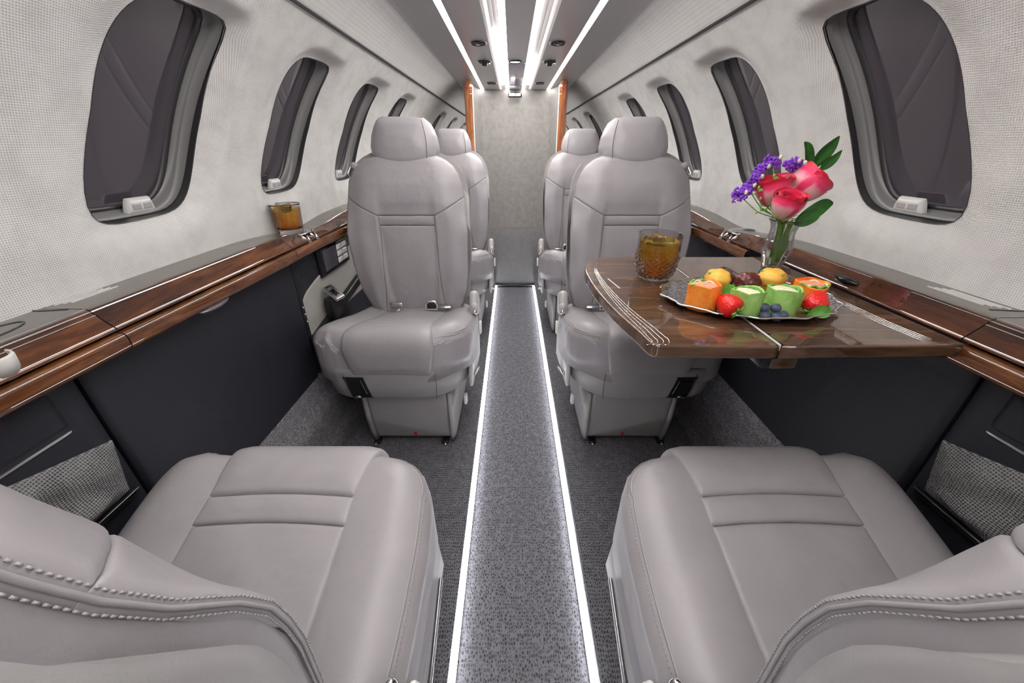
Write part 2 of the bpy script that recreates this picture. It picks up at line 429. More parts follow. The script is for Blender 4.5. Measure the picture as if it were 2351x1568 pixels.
# ------------------------------------------------------------------ floor, kick panels, bulkheads
fb = MB()
fb.sweep([(-.66, ZF), (-.162, ZF), (-.160, ZF-.004), (-.160, ZF-.016), (-.178, ZF-.018), (-.178, 0), (.178, 0), (.178, ZF-.018), (.160, ZF-.016), (.160, ZF-.004), (.162, ZF), (.66, ZF)], list(np.linspace(-1.35, 6.2, 8)))
struct(obj('floor', fb, M['floor'], smooth=False))
for s, nm in ((-1, 'left'), (1, 'right')):
    o = thing('floor_light', 'white light strip along the %s edge of the aisle floor' % nm, 'light strip', (s*.164, .9, .006), 0, 'aisle floor lights')
    obj('diffuser', MB().box((0, 0, .006), (.018, 4.3, .010), .003), M['led_cool'], o)
    obj('channel', MB().box((s*.002, 0, 0), (.022, 4.3, .003)), M['satin'], o)
    k = MB().sweep([(s*.690, .415), (s*.682, .405), (s*.648, .135), (s*.640, .118)], list(np.linspace(-1.35, 6.2, 8)))
    struct(obj('baseboard_'+nm, k, M['kick']))
# divider bulkhead beyond the seats: U-shaped fabric partition with a carpeted foot
bk = MB(); G = []
for z in np.linspace(.48, 1.465, 12):
    yb = 3.09+.17*(z-.48)/.985; row = []
    for (x, y) in smooth_pts([(-.318, 2.83), (-.30, 2.92), (-.272, yb-.10), (-.235, yb-.015), (-.12, yb), (0, yb+.005), (.12, yb), (.235, yb-.015), (.272, yb-.10), (.30, 2.92), (.318, 2.83)], 6):
        row.append((x, y, z))
    G.append(row)
bk.grid(np.array(G))
struct(obj('wall_far', bk, M['bulk']))
lw = MB(); G = []
for z in (0, .03, .30, .47, .49, .495):
    yb = 3.075 if z < .48 else 3.09; row = []
    for (x, y) in smooth_pts([(-.318, 2.83), (-.298, 2.92), (-.265, yb-.10), (-.225, yb-.012), (0, yb), (.225, yb-.012), (.265, yb-.10), (.298, 2.92), (.318, 2.83)], 6):
        row.append((x, y, z))
    G.append(row)
lw.grid(np.array(G)); struct(obj('trim_6', lw, M['bulk_low']))
struct(obj('trim_7', MB().box((0, 3.05, .012), (.35, .03, .024), .004), M['black']))
for s, nm in ((-1, 'left'), (1, 'right')):
    o = thing('divider_post', 'glossy reddish wood post on the %s side of the far grey divider' % nm, 'post', (s*.306, 2.80, ZF))
    pm = MB()
    sec = [(-.026, -.022), (-.014, -.028), (.010, -.028), (.020, -.024), (.024, -.010), (.026, .02), (-.026, .02)]
    sec = [(s*x, y) for x, y in sec]
    if s < 0: sec = sec[::-1]
    pm.loft([[(x, y, 0) for x, y in sec], [(x, y, 1.325) for x, y in sec], [(x*.9, y*.9, 1.335) for x, y in sec]])
    obj('column', pm, M['wood_post'], o, smooth=False)
    obj('cap_screw', MB().blob((0, -.029, 1.30), (.005, .003, .005), 12, 8), M['red'], o)
    obj('edge_trim', MB().box((-s*.029, -.01, .66), (.005, .02, 1.31), .001), M['white'], o)
o = thing('ceiling_sign', 'small dark box with a lit end at the top of the far divider', 'sign', (-.003, 3.20, 1.425))
obj('case', MB().box((0, 0, 0), (.10, .03, .030), .004), M['blackgloss'], o)
obj('lit_window', MB().box((-.022, -.0155, .001), (.040, .002, .016)), M['lamp'], o)
obj('bezel', MB().box((.022, -.0155, .001), (.036, .002, .018)), M['satin'], o)
# end walls that close the cabin
def endwall(y, name, flip):
    pts = [(.66*math.cos(a)*1.16, .80+.72*math.sin(a)) for a in np.linspace(0, 2*PI, 40)[:-1]]
    m = MB().add([(x, y, z) for x, z in pts]+[(x, y+(.02 if flip else -.02), z) for x, z in pts], [tuple(range(39)), tuple(range(39, 78))], True)
    struct(obj(name, m, M['wall'], smooth=False))
endwall(-1.33, 'wall_rear', False); endwall(6.15, 'wall_front', True)

# ------------------------------------------------------------------ wooden side ledges
def dip(y):   # the ledge sinks a little where the cup holder is
    return -.020*math.exp(-((y-1.22)/.17)**2)
def ledge(s, y0, y1, label, lip=True, inlay=False, nm=None):
    o = thing('side_ledge', label, 'ledge', (s*.70, (y0+y1)/2, .872), 0, None)
    ox, oy, oz = s*.70, (y0+y1)/2, .872
    ys = np.linspace(y0+.0003, y1-.0003, max(8, int((y1-y0)/.03)))
    def run(prof, mat, name, usedip=True, par=o):
        G = np.zeros((len(ys), len(prof), 3))
        yy = list(ys)
        for j, y in enumerate(yy):
            ins = 0
            for i, (x, z) in enumerate(prof):
                w = min(1, max(0, (x-.632)/.04)) if usedip else 0
                G[j, i] = (s*(x+ins)-ox, y-oy, z+dip(y)*w-ins-oz)
        m = MB().grid(G, flip=(s < 0)); return obj(name, m, mat, par)
    top = smooth_pts([(.748, .868), (.742, .874), (.715, .875), (.690, .8749), (.671, .8746), (.6645, .8728), (.6608, .8685), (.653, .859), (.644, .849), (.6375, .8415), (.6395, .8378), (.648, .8368), (.668, .8364)], 3)
    tp = [tuple(p) for p in top]; ks = min(range(len(tp)), key=lambda i: abs(tp[i][0]-.6645))
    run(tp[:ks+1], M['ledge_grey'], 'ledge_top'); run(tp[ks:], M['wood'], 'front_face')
    if lip:
        lp = smooth_pts([(.668, .8345), (.641, .8345), (.6325, .8335), (.6285, .8295), (.6275, .820), (.6290, .8095), (.6345, .8050), (.643, .8040), (.678, .8040)], 3)
        run([tuple(p) for p in lp], M['wood_lip'], 'lip', False)
    if inlay:
        for k, (xx, zz) in enumerate(((.6675, .8741), (.6615, .8697), (.6572, .8645))):
            run([(xx+.0012, zz+.0006), (xx, zz+.0010), (xx-.0012, zz-.0002)], M['chrome'], 'inlay')
    return o
LED = {}
LED['nl'] = ledge(-1, -1.2, .5025, 'near left glossy wood ledge with bright inlay lines under the wall', inlay=True)
LED['ml'] = ledge(-1, .5038, 1.0085, 'long glossy brown wood ledge under the large left window')
LED['fl'] = ledge(-1, 1.0098, 2.95, 'left wood ledge running behind the seats, carrying a glass of iced tea')
LED['nr'] = ledge(1, -1.2, .4705, 'near right glossy wood ledge with bright inlay lines', inlay=True)
LED['mr'] = ledge(1, .4718, 1.0085, 'glossy wood ledge on the right behind the vase and open table', lip=False)
LED['fr'] = ledge(1, 1.0098, 2.95, 'right wood ledge running beyond the table to the far seats')
for s_, key in ((-1, 'fl'), (1, 'fr')):
    ym = (1.0098+2.95)/2
    def strip(xx, zz, y0_, y1_, r_):
        return MB().tube([(s_*xx-s_*.70, y-ym, zz+dip(y)*min(1, (xx-.632)/.04)-.872) for y in np.linspace(y0_, y1_, 40)], r_, 6)
    obj('edge_highlight', strip(.6675, .8741, 1.03, 1.95, .0020), M['chrome'], LED[key])  # specular line on the ledge bevel modelled as a chrome tube
lr = MB(); lr.blob((.648-.70, .700-(.4718+1.0085)/2, -.018), (.010, .030, .007), 16, 10); obj('latch_recess', lr, M['blackgloss'], LED['mr'])
def ledge_lines(s, y0, y1, x0, par, ox):
    m = MB()
    for k in range(4):
        m.box((s*(x0-.007*k)-s*.70, (y0+y1)/2+.006*k-ox, .0036), (.0022, (y1-y0), .0012))
    obj('pale_lines', m, M['white'], par, smooth=False)  # plain pale lines on the ledge top
ledge_lines(-1, .51, .585, .735, LED['ml'], (.505+1.008)/2)
ledge_lines(1, .50, .585, .722, LED['mr'], (.473+1.008)/2)
for s, key, y0 in ((-1, 'nl', (-1.2+.502)/2), (1, 'nr', (-1.2+.470)/2)):
    pts = [(s*(.708+.022*math.cos(t))-s*.70, .395+.062*math.sin(t)-y0, .0032) for t in np.linspace(0, 2*PI, 40)]
    obj('lid_groove', MB().tube(pts, .0011, 6), M['black'], LED[key])
    pts = [(s*.742-s*.70, .497-y0, .0032), (s*.728-s*.70, .494-y0, .0032), (s*.690-s*.70, .4995-y0, .0032)]
    obj('panel_line', MB().tube(pts, .0009, 6), M['black'], LED[key])
# table latch arrow on the left ledge, table pull below
ar = MB(); ar.add([(-.0015, -.012, 0), (-.0015, .014, .006), (-.0015, .004, -.004), (.0015, -.012, 0), (.0015, .014, .006), (.0015, .004, -.004)], [(0, 1, 2), (5, 4, 3), (0, 3, 4, 1), (1, 4, 5, 2), (2, 5, 3, 0)], True)
obj('latch_mark', ar, M['chrome'], LED['ml'], smooth=False, loc=(.047, .055, -.023))
# cup holders (chrome trims in the ledge)
def cupholder(s, y, label):
    z = .8755+dip(y)
    o = thing('cup_holder', label, 'cup holder', (s*.700, y, z))
    obj('ring', MB().lathe([(.043, -.004), (.047, .0012), (.051, .002), (.054, -.002)], 40), M['chrome'], o)
    m = MB()
    for d in (-.024, .024):
        a, b, c = Vector((-s*.042, d-.016, .002)), Vector((-s*.066, d, -.030)), Vector((-s*.042, d+.016, .002))
        m.tube([a, b], .0040, 6); m.tube([b, c], .0040, 6)
    obj('prong', m, M['chrome'], o)
cupholder(-1, 1.135, 'chrome cup holder with pointed prongs under the glass on the left ledge')
cupholder(-1, 1.66, 'chrome cup holder on the left ledge, partly behind the seat')
cupholder(1, 1.145, 'chrome cup holder with pointed prongs on the right ledge, behind the vase')
cupholder(1, 1.62, 'chrome cup holder on the right ledge, beside the facing seat')
o = thing('cup_holder', 'pale ring cup holder at the left edge of the photo on the wood ledge', 'cup holder', (-.659, .372, .860))
obj('ring', MB().lathe([(.017, -.02), (.021, -.022), (.0235, .004), (.0225, .007), (.020, .006), (.018, -.018)], 32), M['white'], o)
obj('floor', MB().lathe([(.001, -.019), (.0185, -.019)], 24, cap0=True), M['bezel'], o)
obj('divider_bar', MB().box((0, 0, -.004), (.004, .040, .012), .001), M['white'], o)

# ------------------------------------------------------------------ dark lower side panels
def xs(z): return .668+.014*(.815-z)/.41
def side_panel(s, y0, y1, label):
    o = thing('lower_sidewall', label, 'panel', (s*.675, (y0+y1)/2, .405)); cy = (y0+y1)/2
    def mp(a, b, h): return np.stack([s*(xs(b)-h)-s*.675, a-cy, b-.405], axis=-1)
    m = MB()
    if s > 0: slab(rect(y0+.002, y1-.002, .400, .8025), mp, .004, .012, 24, 24, mb=m)
    else: slab(rect(y1-.002, y0+.002, .400, .8025), mp, .004, .012, 24, 24, mb=m)
    obj('panel_face', m, M['dark'], o)
    return o, mp
def sl(o, mp, s, a0, a1, b0, b1, name, mat, lift=.003, r=.003, T=.006, crown=None, P=None, nu=20, nv=20):
    P = P or (rect(a0, a1, b0, b1) if s > 0 else rect(a1, a0, b0, b1))
    return obj(name, slab(P, lambda a, b, h: mp(a, b, h+lift), r, T, nu, nv, crown=crown), mat, o)
NEARL = {-1: ('near left dark side panel with a grey fabric pocket', .447), 1: ('near right dark side panel with a grey fabric pocket', .447)}
for s in (-1, 1):
    o, mp = side_panel(s, -1.2, .445, NEARL[s][0])
    sl(o, mp, s, -.10, .412, .727, .794, 'door', M['dark'], .002, .010, .004)
    sl(o, mp, s, -.09, .405, .7215, .7245, 'door_highlight', M['satin'], .0022, .001, .003)  # satin line along the door bottom stands in for its highlight
    def wav(A, B, d):
        e = np.minimum(1, d/.02)
        return e*(.010+.004*np.sin(A*60+B*35)*np.sin(B*70)+.006*np.exp(-((A-.36)/.035)**2-((B-.60)/.02)**2))
    def PP(u, v, s=s):
        u = u if s > 0 else 1-u
        a = -.05+(.440+.05)*u - .018*(1-v)*u
        top = .712-.040*np.clip((a-.30)/.14, 0, 1); return a, .577+(top-.577)*v
    sl(o, mp, s, 0, 0, 0, 0, 'pocket', M['net'], .004, .004, .006, crown=wav, P=PP, nu=44, nv=30)
    sl(o, mp, s, -.06, .430, .566, .575, 'pocket_rail', M['black'], .010, .003, .012)
    sl(o, mp, s, -.06, .430, .5745, .5765, 'rail_highlight', M['satin'], .012, .0008, .004)
o, mp = side_panel(-1, .447, 1.033, 'large plain dark panel on the left wall where the table stows')
hb = MB(); hb.blob((.012, -.02, .388), (.010, .045, .012), 18, 10); obj('pull_handle', hb, M['satin'], o)
sb = MB()
for z in (.20, .225, .248): sb.blob((.006, .292, z), (.003, .003, .004), 8, 6)
obj('screws', sb, M['chrome'], o)
side_panel(1, .447, 1.16, 'large dark panel on the right wall in shadow under the table')
o, mp = side_panel(1, 1.162, 2.95, 'far right dark side panel between table and far seats')
# far-left console with controls, recess and handset
o, mp = side_panel(-1, 1.035, 2.95, 'far left dark console with screen unit and grey recess beside the seat')
sl(o, mp, -1, 1.058, 1.150, .728, .794, 'door', M['dark'], .0015, .006, .004)
sl(o, mp, -1, 1.060, 1.148, .7235, .7275, 'door_slot', M['black'], .0005, .001, .003)
scr = sl(o, mp, -1, 1.175, 1.400, .700, .796, 'screen_unit', M['blackgloss'], .016, .010, .024)
sl(scr, mp, -1, 1.195, 1.285, .714, .786, 'screen', M['screen'], .0185, .004, .004)
for r_ in range(3):
    for c_ in range(2):
        sl(scr, mp, -1, 1.298+.042*c_, 1.334+.042*c_, .718+.023*r_, .736+.023*r_, 'button', M['white'], .0195, .003, .005, nu=8, nv=8)
def PR(u, v):
    u = 1-u
    a = 1.045+(1.62-1.045)*u
    top = .665+.100*np.sqrt(np.clip(u, 0, 1)); return a, .545+(top-.545)*v
sl(o, mp, -1, 0, 0, 0, 0, 'recess_lining', M['recess'], .002, .004, .004, P=PR)
def PB(u, v):
    u = 1-u
    a = 1.03+.62*u; return a, (.52+.10*u)+(.028+.01*u)*v
sl(o, mp, -1, 0, 0, 0, 0, 'recess_rail', M['black'], .022, .006, .024, P=PB)
obj('handset_cradle', MB().box((-.645+.675, 1.175-(1.035+2.95)/2, .600-.405), (.030, .075, .080), .006), M['black'], o)
o = thing('handset', 'silver remote handset with dark display in the left side recess', 'remote', (-.628, 1.156, .655))
lx_ = Vector((.053, -.030, -.026)).normalized(); sx_ = Vector((.02, .03, .006)); sx_ = (sx_-lx_*sx_.dot(lx_)).normalized(); nz_ = lx_.cross(sx_)
rt = Matrix((lx_, sx_, nz_)).transposed()
obj('handset_body', MB().box((0, 0, 0), (.072, .036, .013), .004, 3, rt), M['satin'], o)
obj('display', MB().box(rt @ Vector((.006, 0, .0068)), (.034, .016, .0012), .0004, 1, rt), M['blackgloss'], o)
obj('key', MB().box(rt @ Vector((-.026, 0, .0068)), (.008, .010, .0012), .0004, 1, rt), M['black'], o)

# ------------------------------------------------------------------ seats
PROF = smooth_pts([(-.23, .385), (-.12, .402), (.0, .428), (.12, .462), (.19, .479), (.228, .480), (.250, .466), (.261, .436), (.262, .388), (.256, .342)], 10)
SARC = np.concatenate([[0], np.cumsum(np.hypot(*np.diff(PROF, axis=0).T))])
def prof_at(b):
    y = np.interp(b, SARC, PROF[:, 0]); z = np.interp(b, SARC, PROF[:, 1])
    e = .006
    ty = np.interp(b+e, SARC, PROF[:, 0])-np.interp(b-e, SARC, PROF[:, 0]); tz = np.interp(b+e, SARC, PROF[:, 1])-np.interp(b-e, SARC, PROF[:, 1])
    n = np.sqrt(ty**2+tz**2)+1e-9; return y, z, -tz/n, ty/n
def b_of_y(y): i = int(np.argmax(PROF[:, 0] > y)); return SARC[i]
def ztop(y): return np.interp(y, PROF[:75, 0], PROF[:75, 1])
BZ = [.30, .40, .45, .56, .70, .76, .80, .86, .92, .98, 1.06]
BY = [-.135, -.130, -.130, -.134, -.146, -.158, -.170, -.190, -.210, -.230, -.258]
def yb(z): return np.interp(z, BZ, BY)
HZ = [.360, .368, .385, .42, .48, .56, .70, .80, .85, .885, .910, .930, .943, .950, .952]
HWD = [.100, .128, .152, .176, .197, .208, .213, .207, .199, .186, .168, .142, .112, .080, .060]
def hwz(z): return np.interp(z, HZ, HWD)
def build_seat(inb, label, loc, rot):
    """inb: local x sign of the aisle side"""
    o = thing('cabin_seat', label, 'seat', loc, rot, 'grey leather cabin seats')
    Lm, Ld = M['leather'], M['leather_d']
    # cushion body with bolsters, rounded in plan (the aisle corner is rounder)
    YC_ = [-.23, -.21, -.15, .0, .08, .14, .175, .205, .225, .240, .250, .253]
    HI = [.19, .215, .234, .243, .245, .242, .234, .217, .196, .168, .135, .110]
    HO = [.19, .215, .234, .243, .245, .246, .246, .243, .237, .225, .200, .165]
    def hwi(y): return np.interp(y, YC_, HI)
    def hwo(y): return np.interp(y, YC_, HO)
    def crown(A, B, d):
        e = np.minimum(1, d/.05)
        return e*(.014*np.exp(-((np.abs(A)-.178)/.05)**2))-.020*(np.abs(A) < .112)*np.minimum(1, np.maximum(0, (.112-np.abs(A))/.02))
    def PCu(u, v):
        y = -.23+.483*v; r_, l_ = (hwi(y), -hwo(y)) if inb > 0 else (hwo(y), -hwi(y)); return l_+(r_-l_)*u, y
    m = slab(PCu, lambda a, b, h: np.stack([a, b, ztop(b)-.002+h], axis=-1), .040, .146, 60, 60, crown)
    cb = obj('seat_cushion', m, Lm, o)
    # centre panels
    mpc = S(lambda a, b, h: (lambda q: (a, q[0]+q[2]*h, q[1]+q[3]*h))(prof_at(b)))
    b1, b2, b3 = b_of_y(-.19), b_of_y(.108), b_of_y(.150); bE = SARC[-1]-.001
    bf = b_of_y(.24)
    cr = lambda k, w: (lambda A, B, d: k*np.minimum(1, d/w))
    obj('seat_panel', slab(lambda u, v: ((2*u-1)*(.112+.006*v), b1+(b2-b1)*v), lambda a, b, h: mpc(a, b-.006*(a/.118)**2, h+.002), .006, .014, 30, 34, lambda A, B, d: .006*np.minimum(1, d/.06)+.0012*np.sin(A*55+B*30)*np.minimum(1, d/.05)), Lm, o)
    obj('seat_panel', slab(lambda u, v: ((2*u-1)*.119, b2+(b3-b2)*v), lambda a, b, h: mpc(a, b-.006*(a/.118)**2, h+.003), .0055, .014, 30, 14, cr(.003, .02)), Lm, o)
    def PF(u, v):
        b = b3+(bE-b3)*v; w = np.interp(b, [b3, bf, bf+.05, bE], [.119, .134, .138, .120]); return (2*u-1)*w, b
    obj('front_roll', slab(PF, lambda a, b, h: mpc(a, b-.006*(a/.118)**2*(b < b3+.01), h+.004), .008, .030, 34, 40, cr(.006, .03)), Lm, o)
    # stitched piping along the aisle edge of the bolster
    pts = []
    for y in np.linspace(-.17, .150, 24): pts.append((inb*(float(hwi(y))-.017), y, float(ztop(y))-.0080))
    for t in np.linspace(0, 1, 12)[1:]:
        a_ = t*PI*.5*.97; pts.append((inb*(.110+.115*math.cos(a_)**.8), .150+.082*math.sin(a_), float(ztop(.150+.082*t))-.0080-.004*t))
    cp = obj('piping', MB().tube(pts, .0020, 6), Ld, cb)
    th = MB(); dn = smooth_pts(pts, 5)
    for dx in (-.006, .006):
        for i in range(0, len(dn)-2, 2):
            a_, b_ = Vector(dn[i]), Vector(dn[i+1]); t_ = (b_-a_).normalized(); n_ = Vector((t_.y, -t_.x, 0))*dx*inb
            up_ = Vector((0, 0, .0028 if dx*inb*n_.x < 0 else -.0045)); up_ = Vector((0, 0, -.0045 if dx > 0 else .0022))
            th.tube([a_+n_+up_, a_+n_+up_+t_*.0045], .0008, 5)
    obj('stitching', th, M['thread'], cp)
    # skirt below the cushion
    def plan(sc, dy, z):
        ring = []
        for k in range(48):
            a = 2*PI*k/48; p = 7 if math.cos(a)*inb < 0 else 3.4; r = (abs(math.cos(a))**p+abs(math.sin(a))**p)**(-1/p)
            ring.append((.232*sc*r*math.cos(a), .02+dy+.235*(sc*.5+.5)*r*math.sin(a), z))
        return ring
    sk = MB().loft([plan(.80, -.02, .236), plan(.90, -.006, .240), plan(.95, 0, .254), plan(.985, .004, .295), plan(1.0, .006, .350), plan(.99, .005, .365)])
    skirt = obj('skirt', sk, Ld, o)
    for x in (-.135, .150):
        pts = [(-inb*x*1.0, .2610, .350), (-inb*x*.99, .2575, .295), (-inb*x*.96, .2500, .256), (-inb*x*.93, .240, .240)]
        obj('skirt_seam', MB().tube(pts, .0012, 6), M['seam'], skirt)
    lx = -inb*.118
    lt = obj('latch', slab(rect(lx-.034, lx+.034, .252, .338), S(lambda a, b, h: (a+(b-.30)*.16*(-inb), .2640-(.345-b)*.11-.9*np.maximum(0, np.abs(a)-.10)**2+h, b)), .004, .014, 16, 16), M['black'], o, label='dark recessed latch')
    obj('latch_flap', slab(rect(lx-.023, lx+.023, .268, .326), S(lambda a, b, h: (a+(b-.30)*.16*(-inb), .2670-(.345-b)*.11-.9*np.maximum(0, np.abs(a)-.10)**2+h, b)), .003, .005, 12, 12), M['blackgloss'], lt)
    obj('latch_lamp', MB().blob((lx+.002, .260, .262), (.009, .004, .005), 12, 8), M['satin'], lt)
    # pedestal
    pd = MB()
    def pr(w, y0, y1, z): return [(-w, y0, z), (w, y0, z), (w, y1, z), (-w, y1, z)]
    fr = obj('pedestal', slab(rect(-.138+inb*.012, .138+inb*.012, .022, .236), S(lambda a, b, h: (a, .185+.018*np.sin((b-.02)*9)+h, b)), .010, .030, 24, 24), Ld, o)
    for sx in (-1, 1):
        rg = []
        for (z, y1, w) in ((.010, .196, .152), (.06, .206, .155), (.14, .214, .157), (.236, .210, .158)):
            rg.append([(sx*(w-.020), -.16, z), (sx*w, -.16, z), (sx*w, y1-.03, z), (sx*(w-.006), y1-.006, z), (sx*(w-.016), y1-.004, z), (sx*(w-.020), y1-.02, z)])
        if sx < 0: rg = [r[::-1] for r in rg]
        rg = [[(q[0]+inb*.012, q[1], q[2]) for q in r] for r in rg]
        obj('pedestal_side', MB().loft(rg), Ld, o)
        fo = MB().box((sx*.125, .185, .006), (.026, .03, .012), .003); obj('glide', fo, M['black'], o)
        obj('glide_pin', MB().blob((sx*.128, .203, .006), (.005, .008, .005), 10, 8), M['chrome'], o)
    obj('pedestal_core', MB().box((inb*.012, .0, .11), (.25, .30, .19), .01), Ld, o)
    obj('tag', MB().box((inb*.020, .1875+.018*math.sin(.24), .045), (.010, .003, .013), .001), M['red'], o, label='small red tag')
    # backrest: fr(a, z) is the padded front surface, ys(z) the side seam line
    def ys(z): return np.interp(z, [.36, .45, .567, .633, .668, .702, .733, .755, .775, .808, .834, .856, .90, .95], [-.126, -.120, -.112, -.110, -.113, -.119, -.131, -.143, -.154, -.167, -.174, -.179, -.192, -.209])
    def yc(z): return np.interp(z, [.36, .45, .56, .70, .80, .86, .90, .93, .952], [-.110, -.108, -.110, -.123, -.130, -.143, -.158, -.172, -.187])
    def fr(a, z):
        u = np.clip(np.abs(a)/hwz(z), 0, 1); low = 1/(1+np.exp((z-.80)/.016))
        p_ = np.sin(np.clip((1-u)/.42, 0, 1)*PI/2)**.8
        return ys(z)+(yc(z)-ys(z))*p_+low*.006*np.exp(-((u-.74)/.13)**2)-.010*low*np.clip((.50-u)/.06, 0, 1)
    def mpf(a, b, h): return np.stack([a, fr(a, b)+h*.98, b+h*.12], axis=-1)
    m = slab(lambda u, v: (hwz(.360+.592*v)*(2*u-1), .360+.592*v), lambda a, b, h: mpf(a, b, h-.004), .010, .050, 60, 60)
    bb = obj('backrest', m, Lm, o)
    def vlow(q): return np.where(np.abs(q) < .48, .757, .757+.058*(np.abs(q)-.48)/.52)
    def PS(u, v):
        a_ = 2*u-1; z = vlow(a_)+(.949-vlow(a_))*v; return a_*np.minimum(np.interp(z, HZ, HWD)+.0005, .2135), z
    obj('shoulder_panel', slab(PS, lambda a, b, h: mpf(a, b, h+.0035-.012*np.clip((b-.930)/.02, 0, 1)**2), .0055, .012, 64, 44), Lm, o)
    def cpw(z): return np.interp(z, [.38, .50, .70, .760], [.118, .106, .098, .098])
    def PBol(sg):
        def f(u, v):
            q = u if sg > 0 else 1-u
            zl = np.interp(q, [0, 1], [.372, .395]); zh = .757+.058*np.clip((cpw(.757)+q*(.207-cpw(.757))-.100)/.107, 0, 1); z = zl+(zh-zl)*v
            return sg*(cpw(z)+(np.interp(z, HZ, HWD)+.0005-cpw(z))*q), z
        return f
    for sg in (-1, 1): obj('back_bolster', slab(PBol(sg), lambda a, b, h: mpf(a, b, h+.0035), .0055, .012, 34, 50), Lm, o)
    def PL(z0, z1):
        def f(u, v):
            z = z0+(z1-z0)*v; return (2*u-1)*cpw(z), z
        return f
    cr = lambda k, w: (lambda A, B, d: k*np.minimum(1, d/w))
    obj('back_panel', slab(PL(.723, .756), lambda a, b, h: mpf(a, b, h+.0035), .005, .012, 30, 12, cr(.002, .012)), Lm, o)
    obj('back_panel', slab(PL(.376, .7225), lambda a, b, h: mpf(a, b, h+.0035), .0055, .012, 30, 40, lambda A, B, d: .005*np.minimum(1, d/.05)+.0014*np.sin(A*40+B*24)*np.minimum(1, d/.05)*np.clip((.55-B)/.1, 0, 1)), Lm, o)
    # rear shell, a little wider than the cushion
    def hs(z): return np.interp(z, HZ, HWD)+.011
    m = slab(lambda u, v: (hs(.372+.575*v)*(1-2*u), .372+.575*v), lambda a, b, h: np.stack([a, ys(b)-.078-h*.97, b-h*.16], axis=-1), .030, .052, 50, 50)
    obj('back_shell', m, Ld, o)
    zs = np.concatenate([np.linspace(.44, .90, 131), np.linspace(.903, .945, 20)])
    for sx in (-1, 1):
        line = [(sx*(float(hwz(z))+.0012), float(ys(z))-.004, z) for z in zs]
        obj('piping', MB().tube(line, .0015, 6), Ld, bb)
        st = MB()
        for dy, dx in ((.0042, -.0006), (-.0046, .0004)):
            for i in range(0, len(line)-1):
                a, b_ = Vector(line[i]), Vector(line[i+1]); c_ = (a+b_)/2+Vector((sx*dx, dy, 0)); d_ = (b_-a)*.30
                st.tube([c_-d_, c_+d_], .00055, 5)
        obj('stitching', st, M['thread'], bb)
    # headrest
    def hh_(z): return np.interp(z, [.908, .915, .93, .96, 1.0, 1.03, 1.05, 1.058, 1.062], [.060, .090, .109, .114, .108, .097, .086, .076, .058])
    def Ph(u, v):
        z = .908+.154*v; a_ = (2*u-1)*hh_(z); return a_, z+.016*(a_/.11)**2*(1-v)
    m = slab(Ph, lambda a, b, h: np.stack([a, -.214-(b-.90)*.24+h+.052-.9*a*a, b+.1*h], axis=-1), .030, .085, 44, 40, lambda A, B, d: .012*np.minimum(1, d/.06))
    hd = obj('headrest', m, Lm, o)
    for sx in (inb,):
        pts = []
        for q in np.linspace(0, 1, 14):
            z = .935+.112*q; a_ = .086-.012*q+.006*math.sin(PI*q); pts.append((sx*a_, -.214-(z-.90)*.24+.0525+.010-.9*a_*a_+.0005, z+.001))
        obj('headrest_seam', MB().tube(pts, .0012, 6), M['seam'], hd)
    for sx in (-1, 1): obj('headrest_stem', MB().tube([(sx*.05, -.225, .88), (sx*.05, -.235, .96)], .006, 8), M['satin'], o)
    # hinge cover on the aisle side, with knob and recline lever
    hr_ = Matrix.Rotation(math.radians(24), 3, 'X')
    hc = MB().box((inb*.226, -.118, .432), (.036, .066, .094), .016, 4, hr_)
    hv = obj('hinge_cover', hc, M['plastic'], o)
    obj('hinge_boss', MB().blob((inb*.230, -.086, .424), (.015, .016, .022), 18, 12), M['plastic'], hv)
    obj('knob', MB().blob((inb*.231, -.068, .414), (.0085, .008, .010), 16, 10), M['chrome'], hv)
    obj('recline_lever', MB().box((inb*.250, -.060, .355), (.010, .030, .050), .004, 2, Matrix.Rotation(math.radians(14), 3, 'X')), M['white'], o)
    fr2 = MB().box((inb*.232, .02, .27), (.014, .30, .10), .006, 2, Matrix.Rotation(math.radians(8), 3, 'X')); obj('side_rail', fr2, M['plastic'], o)
    obj('track_bar', MB().box((inb*.242, .06, .235), (.006, .16, .012), .002, 1, Matrix.Rotation(math.radians(24), 3, 'X')), M['satin'], o)
    obj('foot_lever', MB().box((inb*.205, .14, .165), (.012, .022, .040), .004), M['white'], o)
    # belt buckles at the back of the cushion
    for sx, nm in ((-inb, 0), (inb, 1)):
        x0 = sx*(.070 if nm else .062); y0, z0 = -.066, .432
        if nm:
            bk_ = MB(); bk_.tube([(x0-.020, y0, z0-.004), (x0-.022, y0, z0+.014), (x0-.012, y0-.004, z0+.026), (x0+.012, y0-.004, z0+.026), (x0+.022, y0, z0+.014), (x0+.020, y0, z0-.004), (x0-.020, y0, z0-.004)], .0045, 8)
            k_ = obj('buckle', bk_, M['chrome'], o); obj('buckle_face', MB().box((x0, y0-.003, z0+.010), (.036, .010, .026), .004), M['black'], k_)
            obj('belt', MB().box((x0+sx*.045, y0-.015, z0+.002), (.050, .004, .022), .0015, 1, Matrix.Rotation(math.radians(70), 3, 'X')), M['satin'], o)
        else:
            k_ = obj('buckle', MB().box((x0, y0-.004, z0+.012), (.050, .018, .022), .007, 3), M['satin'], o)
            t_ = MB().tube([(x0-.018, y0+.008, z0+.004), (x0-.010, y0+.020, z0-.002), (x0+.012, y0+.020, z0-.002), (x0+.020, y0+.008, z0+.004)], .003, 6)
            obj('buckle_tongue', t_, M['chrome'], k_)
    # shoulder belt guide on the outboard shoulder
    gx = -inb*.165
    g_ = MB().box((gx, -.205, .905), (.050, .022, .022), .008, 3, Matrix.Rotation(inb*math.radians(28), 3, 'Y')); g0 = obj('belt_guide', g_, M['plastic'], o)
